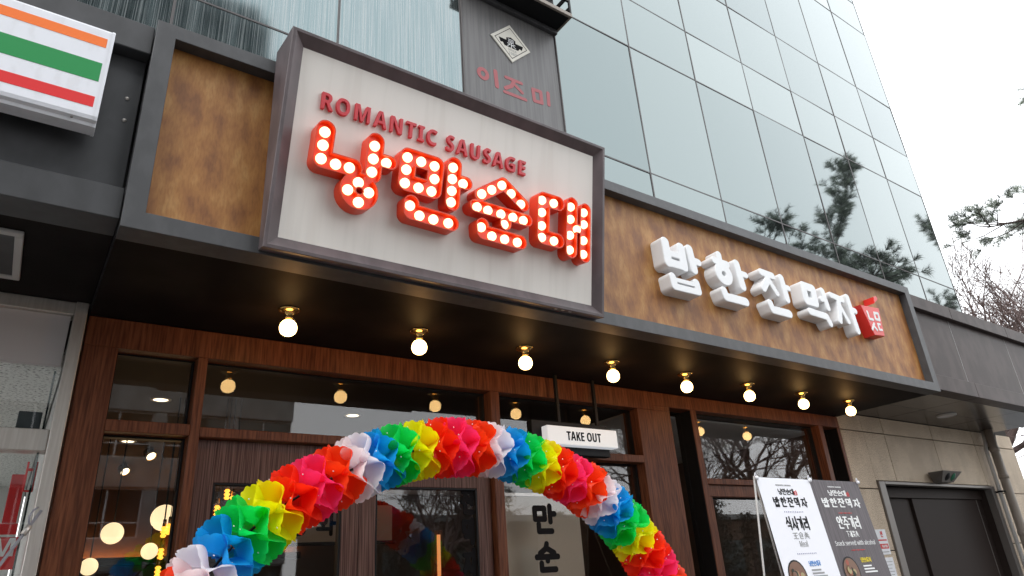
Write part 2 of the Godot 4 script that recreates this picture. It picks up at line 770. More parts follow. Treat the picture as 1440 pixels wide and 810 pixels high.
	M.across_glass = plain(0.05, 0.065, 0.065, 0.05, 0.8)
	M.window_frame = plain(0.7, 0.7, 0.7, 0.6)
	M.inside_dark = plain(0.022, 0.013, 0.01, 0.7)
	M.inside_wall = plain(0.1, 0.058, 0.035, 0.7)
	M.inside_floor = plain(0.06, 0.042, 0.032, 0.5)
	M.beige = plain(0.42, 0.36, 0.28, 0.7)
	m = plain(1, 1, 1, 0.9)
	triplanar(m, noise_tex(noise(0.09, 2, 95), ramp([[0.25, lin(0.25, 0.25, 0.24)], [0.36, lin(0.6, 0.61, 0.58)], [0.7, lin(0.68, 0.69, 0.66)]])), Vector3(0.8, 0.8, 0.8))
	M.ceiling_tile = m
	M.shop_white = plain(0.68, 0.68, 0.66, 0.7)
	M.panel_white = plain(0.5, 0.47, 0.47, 0.5)

	m = plain(1, 1, 1, 0.9)
	triplanar(m, noise_tex(noise(0.06, 4, 97), grade(lin(0.06, 0.045, 0.04), lin(0.14, 0.11, 0.1))), Vector3(3, 0.8, 3))
	M.bark = m
	M.twig = plain(0.2, 0.145, 0.135, 0.9)
	m = plain(0.16, 0.18, 0.15, 0.7)
	m.backlight_enabled = true
	m.backlight = lin(0.4, 0.45, 0.36)
	M.needles = m
	M.needles_dark = plain(0.1, 0.115, 0.095, 0.8)
	M.evergreen = plain(0.03, 0.036, 0.026, 0.8)

	M.sheet = {}
	var cols := {"white": [0.88, 0.85, 0.86], "blue": [0.006, 0.32, 0.72], "green": [0.006, 0.54, 0.085], "yellow": [0.92, 0.87, 0.004], "red": [0.92, 0.034, 0.008], "pink": [0.97, 0.045, 0.19], "scarlet": [0.95, 0.065, 0.009]}
	for k in cols:
		var c: Array = cols[k]
		m = plain(c[0], c[1], c[2], 0.5)
		m.backlight_enabled = true
		var most: float = maxf(c[0], maxf(c[1], c[2]))
		m.backlight = lin(c[0] / most, c[1] / most, c[2] / most)
		m.cull_mode = BaseMaterial3D.CULL_DISABLED
		M.sheet[k] = m
	m = plain(0.82, 0.82, 0.87, 0.5)
	M.banner_white = m
	m = plain(0.075, 0.062, 0.07, 0.5)
	triplanar(m, noise_tex(noise(0.04, 3, 99), grade(lin(0.06, 0.048, 0.055), lin(0.1, 0.083, 0.093))), Vector3(3.0, 0.1, 3.0), false)
	M.banner_dark = m
	M.print_grey = plain(0.3, 0.3, 0.3, 0.6)
	M.print_white = plain(0.8, 0.8, 0.8, 0.6)
	M.print_red = plain(0.6, 0.03, 0.03, 0.6)
	M.print_blue = plain(0.08, 0.25, 0.6, 0.6)
	M.print_navy = plain(0.05, 0.05, 0.25, 0.6)
	M.print_yellow = plain(0.7, 0.55, 0.02, 0.6)
	M.soup = plain(0.16, 0.07, 0.035, 0.4)
	M.soup_b = plain(0.3, 0.05, 0.02, 0.4)
	M.soup_c = plain(0.35, 0.28, 0.13, 0.4)


# ---------------------------------------------------------------- setting
func build_ground() -> void:
	var st := begin()
	quad(st, Vector3(-300, -0.16, -300), Vector3(300, -0.16, -300), Vector3(300, -0.16, 300), Vector3(-300, -0.16, 300), Vector3.UP)
	struct("ground", done(st), M.asphalt)
	bar("sidewalk", Vector3(-40, -0.15, -0.2), Vector3(60, 0.0, 8.0), M.paving).set_meta("kind", "structure")
	bar("kerb", Vector3(-40, -0.15, 8.004), Vector3(60, -0.01, 8.16), M.granite[1]).set_meta("kind", "structure")
	bar("opposite_sidewalk", Vector3(-60, -0.15, 24.0), Vector3(70, 0.0, 29.8), M.paving).set_meta("kind", "structure")
	st = begin()
	for k in 18:
		var x := -40.0 + k * 5.0
		quad(st, Vector3(x, -0.155, 15.9), Vector3(x + 2.5, -0.155, 15.9), Vector3(x + 2.5, -0.155, 16.05), Vector3(x, -0.155, 16.05), Vector3.UP)
	struct("road_markings", done(st), M.white_plastic)


func build_glass_tower() -> void:
	var t := thing("glass_tower", "tall office building of blue grey reflective glass panes above the shops", "building")
	var xs := []
	for k in range(-4, 11):
		xs.append(0.33 + 1.2855 * k)
	var ys := [4.45, 5.88]
	var y := 5.88
	for fl in 3:
		ys.append(y + 1.935)
		ys.append(y + 2.835)
		ys.append(y + 4.015)
		y += 4.015
	var core := bar("core_wall", Vector3(xs[0], 3.3, -9.0), Vector3(xs[-1] - 0.01, ys[-1], -0.1), M.mullion, t)
	core.set_meta("label", "dark backing behind the panes")
	for i in xs.size() - 1:
		for j in ys.size() - 1:
			if i == 6 and j < 2:
				continue  # the dark advertising panel stands here
			var streaked: bool = i < 6
			var m: Material = M.streaked if streaked else M.tower[rng.randi() % 3 + (0 if j % 3 != 2 else 2)]
			var o := bar("pane", Vector3(xs[i] + 0.009, ys[j] + 0.009, -0.03), Vector3(xs[i + 1] - 0.009, ys[j + 1] - 0.009, -0.005), m, t, 0.002)
			o.rotation = Vector3(rng.randf_range(-1, 1) * 0.003, rng.randf_range(-1, 1) * 0.004, 0)
	for x in xs:
		bar("mullion", Vector3(x - 0.01, 4.45, -0.1), Vector3(x + 0.01, ys[-1], 0.0), M.mullion, t, 0.002)
	for k in range(1, ys.size()):
		for i in xs.size() - 1:
			bar("transom_bar", Vector3(xs[i] + 0.01, ys[k] - 0.01, -0.1), Vector3(xs[i + 1] - 0.01, ys[k] + 0.01, -0.001), M.mullion, t, 0.002)
	for k in 7:
		for j in ys.size() - 1:
			bar("side_pane", Vector3(xs[-1] - 0.012, ys[j] + 0.011, -1.3 * (k + 1) + 0.01), Vector3(xs[-1] + 0.012, ys[j + 1] - 0.011, -1.3 * k - 0.11), M.tower[rng.randi() % 4], t, 0.002)


# ---------------------------------------------------------------- the shop front
func pane_pair(parent: Node, x0: float, x1: float, y0: float, y1: float, z: float) -> void:
	bar("pane", Vector3(x0 - 0.01, y0 - 0.01, z - 0.002), Vector3(x1 + 0.01, y1 + 0.01, z + 0.002), M.pane, parent, 0.0005)


func build_wood_front() -> void:
	var t := thing("wooden_shopfront", "reddish brown wooden shopfront with glazed windows under the dark canopy", "shopfront")
	var zb := -0.2
	var b := 0.004
	bar("header", Vector3(0.178, 3.0, zb), Vector3(4.918, SOFFIT - 0.002, 0.0), M.wood, t, b)
	bar("header", Vector3(4.918, 3.045, zb), Vector3(8.17, SOFFIT - 0.002, 0.0), M.wood, t, b)
	for p in [[0.178, 0.357, 3.0], [0.807, 0.866, 3.0], [3.031, 3.115, 3.0], [4.695, 5.142, 3.0], [5.452, 5.535, 3.045], [7.71, 7.8, 3.045], [8.11, 8.17, 3.045]]:
		var top: float = p[2]
		bar("post", Vector3(p[0], 0.15, zb), Vector3(p[1], top, 0.001), M.wood, t, b)
	bar("filler", Vector3(4.918, 3.0, zb), Vector3(5.142, 3.045, 0.0), M.wood, t, 0.001)
	for p in [[0.357, 0.807, 2.5, 2.57], [0.866, 3.031, 2.497, 2.557], [3.115, 4.695, 2.49, 2.557], [5.535, 7.71, 2.318, 2.374]]:
		bar("transom", Vector3(p[0], p[2], zb), Vector3(p[1], p[3], 0.004), M.wood, t, b)
	bar("rail_panel", Vector3(5.535, 2.205, zb), Vector3(7.71, 2.318, -0.03), M.wood, t, b)
	for p in [[5.535, 5.6], [7.64, 7.71]]:
		bar("sash_stile", Vector3(p[0], 0.15, zb), Vector3(p[1], 2.205, -0.03), M.wood, t, b)
	bar("plinth", Vector3(0.178, 0.0, zb), Vector3(8.17, 0.15, 0.004), M.frame, t, b)
	# windows: [x0, x1, y0, y1, depth of the glass]
	for w in [[0.357, 0.807, 2.57, 3.0, -0.12], [0.357, 0.807, 0.15, 2.5, -0.12], [0.866, 3.031, 2.557, 3.0, -0.12], [3.115, 4.695, 2.557, 3.0, -0.12], [3.115, 4.695, 0.15, 2.49, -0.12], [5.142, 5.452, 0.15, 3.045, -0.16], [5.535, 7.71, 2.374, 3.045, -0.12], [5.6, 7.64, 0.15, 2.205, -0.12], [7.8, 8.11, 0.15, 3.045, -0.16]]:
		var g: float = w[4]
		for e in [[Vector3(w[0], w[2], g - 0.04), Vector3(w[0] + 0.012, w[3], g + 0.02)], [Vector3(w[1] - 0.012, w[2], g - 0.04), Vector3(w[1], w[3], g + 0.02)], [Vector3(w[0] + 0.012, w[3] - 0.012, g - 0.04), Vector3(w[1] - 0.012, w[3], g + 0.02)], [Vector3(w[0] + 0.012, w[2], g - 0.04), Vector3(w[1] - 0.012, w[2] + 0.012, g + 0.02)]]:
			bar("glazing_bead", e[0], e[1], M.black, t, 0.002)
		pane_pair(t, w[0] + 0.012, w[1] - 0.012, w[2] + 0.012, w[3] - 0.012, g)
	# dark returns of the two narrow slots
	for x in [5.452, 8.11]:
		bar("slot_lining", Vector3(x - 0.006, 0.15, -0.16), Vector3(x - 0.001, 3.04, -0.004), M.black, t, 0.001)
	# the pair of doors
	for d in [[0.872, 1.942, 0.99, 1.82], [1.946, 3.025, 2.066, 2.902]]:
		var o := Node3D.new()
		o.name = "door" if d[0] < 1.0 else "door_001"
		t.add_child(o)
		for s in [[Vector3(d[0], 0.16, -0.12), Vector3(d[2], 2.494, -0.06)], [Vector3(d[3], 0.16, -0.12), Vector3(d[1], 2.494, -0.06)], [Vector3(d[2], 2.236, -0.12), Vector3(d[3], 2.494, -0.0605)], [Vector3(d[2], 0.16, -0.12), Vector3(d[3], 0.5, -0.0605)]]:
			bar("stile" if s[1].y - s[0].y > 1.0 else "rail", s[0], s[1], M.door_wood, o, 0.003)
		for s in [[Vector3(d[2], 0.5, -0.12), Vector3(d[2] + 0.014, 2.236, -0.064)], [Vector3(d[3] - 0.014, 0.5, -0.12), Vector3(d[3], 2.236, -0.064)], [Vector3(d[2] + 0.014, 2.222, -0.12), Vector3(d[3] - 0.014, 2.236, -0.064)]]:
			bar("glazing_bead", s[0], s[1], M.black, o, 0.002)
		bar("pane", Vector3(d[2] + 0.01, 0.5, -0.092), Vector3(d[3] - 0.01, 2.226, -0.088), M.pane, o, 0.0005)
		var hx: float = 1.9 if d[0] < 1.0 else 1.99
		tube("handle", [Vector3(hx, 0.75, -0.06), Vector3(hx, 0.76, -0.01), Vector3(hx, 1.25, -0.01), Vector3(hx, 1.26, -0.06)], 0.012, M.steel, o)
	# black lettering stuck on the glass
	obj("lettering", words("meokja", 0.165, 0.05, 0.019, 0.0015, true, 0.62), M.ink, t, Vector3(2.785, 2.06, -0.0865))
	obj("lettering", words("mansun", 0.2, 0.087, 0.023, 0.0015, true, 1.05), M.ink, t, Vector3(3.47, 1.915, -0.1175))


func build_shop_inside() -> void:
	struct("shop_floor", box_mesh(Vector3(8.0, 0.1, 6.2)), M.inside_floor, Vector3(4.17, 0.05, -3.35))
	struct("shop_ceiling", box_mesh(Vector3(8.0, 0.1, 6.2)), M.inside_dark, Vector3(4.17, 3.12, -3.35))
	struct("shop_back_wall", box_mesh(Vector3(8.0, 3.0, 0.1)), M.inside_wall, Vector3(4.17, 1.58, -6.5))
	struct("shop_side_wall", box_mesh(Vector3(0.06, 3.2, 6.2)), M.inside_wall, Vector3(0.2, 1.6, -3.32))
	struct("shop_side_wall", box_mesh(Vector3(0.1, 3.2, 6.2)), M.inside_wall, Vector3(8.2, 1.6, -3.32))
	struct("pale_ceiling", box_mesh(Vector3(3.2, 0.02, 5.9)), M.shop_white, Vector3(6.53, 3.055, -3.3))
	# white globes
	var spots := [[0.748, 2.164, -2.5], [1.137, 2.289, -2.5], [1.054, 2.012, -2.5], [0.616, 1.904, -2.5], [1.95, 2.42, -2.3]]
	var names := ["second lowest white globe lamp", "largest and highest white globe lamp by the window post", "small low white globe lamp beside the paper arch reflection", "lowest white globe lamp at the left window edge", "white globe lamp behind the door glass"]
	for k in spots.size():
		var s: Array = spots[k]
		var g := thing("globe_lamp", names[k] + " inside the shop", "lamp", Vector3(s[0], s[1], s[2]), "globe lamps inside the shop")
		var r: float = 0.112 if k in [1, 4] else (0.088 if k == 0 else 0.068)
		obj("globe", ball(r, 32), M.globe, g)
		tube("cord", [Vector3(0, r, 0), Vector3(0, 3.07 - s[1], 0)], 0.006, M.black, g, 6)
		var l := OmniLight3D.new()
		l.name = "globe_light"
		l.light_color = Color(1.0, 0.8, 0.55)
		l.light_energy = 0.02
		l.light_size = r * 0.8
		l.omni_range = 12
		l.omni_attenuation = 2.0
		l.shadow_enabled = true
		g.add_child(l)
	for s in [[0.82, -1.4, "downlight in the shop ceiling behind the upper left window"], [0.82, -3.1, "downlight deeper in the shop ceiling behind the lower left window"], [2.43, -1.4, "downlight in the shop ceiling behind the long transom window"]]:
		var d := thing("downlight", "small round " + s[2], "downlight", Vector3(s[0], 3.068, s[1]), "recessed ceiling lights in the shop")
		obj("lens", lathe([[0.0, -0.002], [0.055, -0.002]]), M.spot, d)
		obj("ring", lathe([[0.055, -0.001], [0.058, -0.006], [0.075, -0.004], [0.078, 0.0]]), M.shop_white, d)
	for s in [[0.985, -4.4, "spotlight ring on a rod nearer the left wall of the shop"], [1.09, -3.4, "spotlight ring on a rod nearer the window post"]]:
		var d := thing("spotlight", "round warm " + s[2], "spotlight", Vector3(s[0], 2.98, s[1]), "spotlights inside the shop")
		var can := Node3D.new()
		can.name = "can"
		can.rotation = Vector3(-0.9, 0.4, 0)
		d.add_child(can)
		obj("shell", lathe([[0.05, 0.1], [0.055, 0.0], [0.05, 0.0], [0.045, 0.02]]), M.brass, can)
		obj("lens", lathe([[0.0, 0.018], [0.044, 0.018]]), M.spot, can)
		tube("rod", [Vector3(0, 0.06, 0), Vector3(0, 0.09, 0)], 0.01, M.black, d, 6)
	# amber bulbs of stacked glass rings
	var prof := []
	for k in 3:
		prof += [[0.012, -0.026 * k], [0.024 - 0.002 * absf(k - 1), -0.026 * k - 0.012], [0.012, -0.026 * k - 0.025]]
	prof.append([0.0, -0.078])
	var bead := lathe(prof, 16)
	var amb := [[1.345, 2.36, -1.2], [1.39, 2.31, -1.2], [1.283, 2.24, -1.2], [1.312, 2.18, -1.2], [0.95, 2.1, -1.3], [0.985, 2.12, -1.3], [0.95, 1.95, -1.3], [0.945, 1.83, -1.3]]
	for k in amb.size():
		var s: Array = amb[k]
		var d := thing("amber_bulb", ["uppermost amber ribbed bulb behind the left door glass", "amber ribbed bulb just right of the uppermost one behind the door", "amber ribbed bulb hanging leftmost behind the left door glass", "lowest amber ribbed bulb behind the left door glass", "amber ribbed bulb under the large globe in the left window", "amber ribbed bulb touching the window post under the large globe", "middle amber ribbed bulb of the left window", "lowest amber ribbed bulb of the left window"][k], "lamp", Vector3(s[0], s[1], s[2]), "amber ribbed bulbs inside the shop")
		obj("glass", bead, M.amber, d)
		obj("cap", lathe([[0.0, 0.05], [0.012, 0.05], [0.014, 0.0], [0.0, 0.0]]), M.brass, d)
		tube("cord", [Vector3(0, 0.05, 0), Vector3(0, 3.07 - s[1], 0)], 0.003, M.black, d, 5)
	# lit wall shelf and standing strips of light
	var sh := thing("lit_ledge", "dark ledge with an orange glowing strip along the shop's back wall", "ledge", Vector3(0.25, 2.1, -6.4))
	bar("board", Vector3(0, 0, -0.04), Vector3(3.4, 0.05, 0.22), M.inside_dark, sh)
	bar("light_strip", Vector3(0.05, 0.0505, 0.02), Vector3(3.35, 0.064, 0.05), M.ledge_strip, sh)
	bar("lip", Vector3(0, 0.05, 0.2), Vector3(3.4, 0.09, 0.22), M.inside_dark, sh)
	for s in [[2.61, 1.97, "left"], [3.36, 2.02, "right"]]:
		var d := thing("light_column", "slim standing strip of orange light, the %s one behind the right door" % s[2], "lamp", Vector3(s[0], 0.1, -1.5), "strips of orange light behind the door")
		bar("light_strip", Vector3(-0.018, 0, 0), Vector3(0.018, s[1] - 0.1, 0.012), M.warm_strip, d)
		bar("backing", Vector3(-0.05, 0, -0.05), Vector3(0.05, s[1] - 0.06, -0.001), M.wood, d)
	var bb := thing("hanging_board", "beige hanging board with black lettering behind the right door glass", "signboard", Vector3(2.62, 2.2, -2.2))
	bar("panel", Vector3(-0.6, -0.17, -0.03), Vector3(0.6, 0.17, 0.0), M.beige, bb)
	bar("edge", Vector3(-0.63, -0.2, -0.04), Vector3(0.63, -0.17, 0.01), M.black, bb)
	obj("lettering", words("board", 0.2, 0.1, 0.018, 0.002), M.ink, bb, Vector3(-0.45, -0.1, 0.0005))
	for k in 4:
		tube("hanger", [Vector3(-0.5 + k * 0.33, 0.17, -0.01), Vector3(-0.5 + k * 0.33, 0.86, -0.01)], 0.005, M.black, bb, 5)
	var p := thing("window_blind", "pale beige panel standing behind the window right of the doors", "panel", Vector3(3.2, 0.1, -0.34))
	bar("sheet", Vector3(0, 0.1, -0.01), Vector3(0.94, 2.12, 0.0), M.beige, p)
	bar("rail", Vector3(-0.01, 2.12, -0.02), Vector3(0.95, 2.15, 0.01), M.steel, p)
	var ct := thing("counter", "dark wooden service counter in the middle of the shop", "counter", Vector3(4.6, 0.1, -3.0))
	bar("body", Vector3(0, 0, -0.3), Vector3(2.6, 1.0, 0.3), M.inside_wall, ct)
	bar("top", Vector3(-0.05, 1.001, -0.36), Vector3(2.65, 1.05, 0.36), M.wood, ct)


func build_canopy() -> void:
	var t := thing("canopy_fascia", "long canopy box with rust brown front panel in a dark grey frame", "signboard")
	var F := FACE_Z
	var x0 := 0.178
	var x1 := 8.17
	var ring := solid_shape([poly_mm([[x0, SOFFIT], [x1, SOFFIT], [x1, 4.44], [x0, 4.44]])], [hole_mm([[0.273, 3.278], [8.06, 3.278], [8.06, 4.35], [0.273, 4.35]])], 1.1, F, 0.002)
	obj("frame", ring, M.frame, t)
	bar("panel", Vector3(0.26, 3.27, 1.15), Vector3(8.07, 4.36, 1.17), M.rust, t, 0.001)
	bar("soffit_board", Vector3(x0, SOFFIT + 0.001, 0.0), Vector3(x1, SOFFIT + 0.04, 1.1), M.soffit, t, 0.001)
	bar("top_board", Vector3(x0, 4.38, -0.0), Vector3(x1, 4.42, 1.1), M.frame, t, 0.001)
	for x in [x0, x1 - 0.02]:
		bar("end_board", Vector3(x, SOFFIT + 0.04, 0.0), Vector3(x + 0.02, 4.38, 1.1), M.frame, t, 0.001)


# ---------------------------------------------------------------- the shop to the left
func build_left_shop() -> void:
	var t := thing("left_fascia", "black metal fascia of the neighbouring shop behind the striped lightbox", "fascia")
	bar("top_flange", Vector3(-6, 4.235, 0.0), Vector3(0.174, 4.42, 1.2), M.left_clad, t, 0.004)
	bar("panel", Vector3(-6, 3.412, 1.05), Vector3(-0.75, 4.233, 1.12), M.left_clad, t, 0.003)
	bar("panel", Vector3(-0.745, 3.412, 1.05), Vector3(0.168, 4.233, 1.12), M.left_clad, t, 0.003)
	bar("bottom_flange", Vector3(-6, 3.24, 1.0), Vector3(0.174, 3.41, 1.2), M.left_clad, t, 0.004)
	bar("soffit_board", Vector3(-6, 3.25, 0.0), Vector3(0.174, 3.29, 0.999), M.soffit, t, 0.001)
	for p in [[0.112, 3.975], [0.118, 3.84]]:
		obj("screw", lathe([[0.0, 0.006], [0.008, 0.005], [0.011, 0.0]], 12), M.steel, t, Vector3(p[0], p[1], 1.121)).rotation.x = PI / 2
	var v := thing("soffit_vent", "square vent frame in the dark soffit beside the canopy", "vent", Vector3(-0.185, 3.25, 0.55))
	for e in [[Vector3(-0.5, -0.02, -0.3), Vector3(0, 0, -0.26)], [Vector3(-0.5, -0.02, 0.26), Vector3(0, 0, 0.3)], [Vector3(-0.035, -0.022, -0.26), Vector3(0, 0, 0.26)], [Vector3(-0.5, -0.02, -0.26), Vector3(-0.46, 0, 0.26)]]:
		bar("rim", e[0], e[1], M.pale_pipe, v, 0.004)
	bar("plate", Vector3(-0.46, -0.01, -0.26), Vector3(-0.035, -0.004, 0.26), M.left_clad, v, 0.002)
	# lightbox with stripes
	var s := thing("striped_lightbox", "white shop lightbox with orange, green and red stripes at the left", "signboard", Vector3(0.004, 3.655, 1.19))
	var prof := poly_mm([[0.0, 0.0], [0.0, 0.56], [0.1, 0.56], [0.108, 0.555], [0.11, 0.548], [0.11, 0.04], [0.104, 0.022], [0.085, 0.014], [0.078, 0.0]])
	var st := begin()
	for i in prof.size():
		var a := prof[i] * 0.001
		var b2 := prof[(i + 1) % prof.size()] * 0.001
		var e := b2 - a
		quad(st, Vector3(-3.0, a.y, a.x), Vector3(-3.0, b2.y, b2.x), Vector3(-0.014, b2.y, b2.x), Vector3(-0.014, a.y, a.x), Vector3(0, -e.x, e.y))
	obj("case", done(st), M.white_plastic, s)
	# the end cap stands a little proud of the case
	var rim := PackedVector2Array()
	for q in prof:
		rim.append((q - Vector2(50, 280)) * Vector2(1.045, 1.007) + Vector2(50, 280))
	var co := obj("end_cap", solid_shape([rim], [], 0.0, 0.014, 0.003), M.white_plastic, s, Vector3(-0.014, 0, 0))
	co.basis = Basis(Vector3(0, 0, 1), Vector3(0, 1, 0), Vector3(1, 0, 0))
	bar("stripe", Vector3(-3.0, 0.447, 0.1101), Vector3(-0.028, 0.503, 0.1112), M.orange, s, 0.0003)
	bar("stripe", Vector3(-3.0, 0.238, 0.1101), Vector3(-0.028, 0.35, 0.1112), M.green, s, 0.0003)
	bar("stripe", Vector3(-3.0, 0.087, 0.1101), Vector3(-0.028, 0.148, 0.1112), M.stripe_red, s, 0.0003)
	for k in 3:
		bar("spacer", Vector3(-0.4 - 0.9 * k, 0.1, -0.07), Vector3(-0.34 - 0.9 * k, 0.46, 0.0), M.steel_dark, s)
	for x in [-0.1, -0.9]:
		obj("screw", lathe([[0.0, 0.004], [0.005, 0.003], [0.006, 0.0]], 10), M.steel_dark, s, Vector3(x, 0.013, 0.095)).rotation.x = PI / 2
	# steel and glass front
	var f := thing("steel_shopfront", "stainless steel and glass front of the neighbouring shop at the left", "shopfront")
	bar("post", Vector3(0.1, 0.0, -0.12), Vector3(0.166, 3.249, 0.02), M.steel, f, 0.004)
	bar("head_rail", Vector3(-6, 3.172, -0.12), Vector3(0.1, 3.249, 0.0), M.steel, f, 0.004)
	bar("infill_panel", Vector3(-6, 2.866, -0.08), Vector3(0.088, 3.172, -0.04), M.panel_white, f, 0.002)
	bar("mid_rail", Vector3(-6, 2.375, -0.12), Vector3(0.1, 2.493, -0.005), M.steel, f, 0.004)
	for x in [-1.5, -3.2]:
		bar("post", Vector3(x, 0.0, -0.12), Vector3(x + 0.07, 2.375, 0.0), M.steel, f, 0.004)
	for y in [[2.493, 2.866], [0.1, 2.375]]:
		for x in [[-3.13, -1.5], [-1.43, 0.1]]:
			bar("pane", Vector3(x[0], y[0], -0.062), Vector3(x[1], y[1], -0.058), M.pane, f, 0.0005)
	bar("sensor_box", Vector3(-0.06, 2.5, -0.16), Vector3(0.05, 2.6, -0.07), M.across_dark, f, 0.004)
	bar("glass_edge", Vector3(0.062, 0.1, -0.11), Vector3(0.072, 2.84, -0.063), M.tower[3], f, 0.001)
	struct("left_shop_floor", box_mesh(Vector3(6.0, 0.1, 5.0)), M.shop_white, Vector3(-2.9, -0.05, -2.7))
	struct("left_shop_back_wall", box_mesh(Vector3(6.0, 3.2, 0.1)), M.shop_white, Vector3(-2.9, 1.6, -5.2))
	struct("left_shop_ceiling", box_mesh(Vector3(6.0, 0.1, 5.0)), M.ceiling_tile, Vector3(-2.9, 2.95, -2.7))
	struct("left_shop_side_wall", box_mesh(Vector3(0.05, 3.2, 5.0)), M.shop_white, Vector3(0.135, 1.6, -2.7))
	for z in [-1.6, -3.2]:
		var p := thing("ceiling_light", "flat white light panel in the ceiling of the left shop, the %s one" % ["front" if z > -2.0 else "rear"], "lamp", Vector3(-1.6, 2.898, z), "light panels in the left shop")
		bar("light_panel", Vector3(-0.6, -0.012, -0.3), Vector3(0.6, -0.002, 0.3), glow(1, 1, 0.96, 0.8), p)
		bar("light_rim", Vector3(-0.63, -0.01, -0.33), Vector3(0.63, 0.0, 0.33), M.shop_white, p)
		var l := AreaLight3D.new()
		l.name = "panel_light"
		l.area_size = Vector2(1.2, 0.6)
		l.light_energy = 0.12
		l.area_range = 12
		l.shadow_enabled = true
		l.rotation.x = -PI / 2
		l.position = Vector3(0, -0.02, 0)
		p.add_child(l)
	var r := thing("red_band_sign", "red band with a white letter M behind the left shop's glass", "sign", Vector3(0, 0, -0.6))
	bar("upright", Vector3(-0.03, 2.062, -0.03), Vector3(0.04, 2.34, 0.0), M.stripe_red, r)
	bar("band", Vector3(-1.4, 2.0, -0.03), Vector3(0.05, 2.06, 0.002), M.stripe_red, r)
	bar("band", Vector3(-1.4, 1.81, -0.03), Vector3(0.07, 1.985, 0.002), M.stripe_red, r)
	obj("lettering", latin("M", 0.1, 0.003), M.print_white, r, Vector3(-0.06, 1.845, 0.004))
	var q := thing("price_frame", "small dark red clip frame hanging inside the left shop's glass edge", "frame", Vector3(0.055, 2.25, -0.1))
	for e in [[Vector3(-0.025, -0.08, 0), Vector3(-0.015, 0.08, 0.01)], [Vector3(0.015, -0.08, 0), Vector3(0.025, 0.08, 0.01)], [Vector3(-0.015, -0.08, 0), Vector3(0.015, -0.07, 0.01)], [Vector3(-0.015, 0.03, 0), Vector3(0.015, 0.045, 0.01)]]:
		bar("rim", e[0], e[1], M.stripe_red, q, 0.002)
	var h := thing("hooked_pole", "slim grey pole with a hooked tip leaning before the left shop", "pole", Vector3(-0.28, 0.0, 0.62))
	tube("shaft", [Vector3(-0.42, 0.0, 0.0), Vector3(0.11, 1.42, -0.2), Vector3(0.405, 2.03, -0.32)], 0.0075, M.pole_grey, h)
	tube("hook", [Vector3(0.365, 1.96, -0.305), Vector3(0.36, 2.0, -0.305), Vector3(0.372, 2.03, -0.31), Vector3(0.39, 2.045, -0.315)], 0.005, M.pole_grey, h, 8)
	tube("collar", [Vector3(0.35, 1.917, -0.298), Vector3(0.37, 1.957, -0.306)], 0.014, M.steel, h)


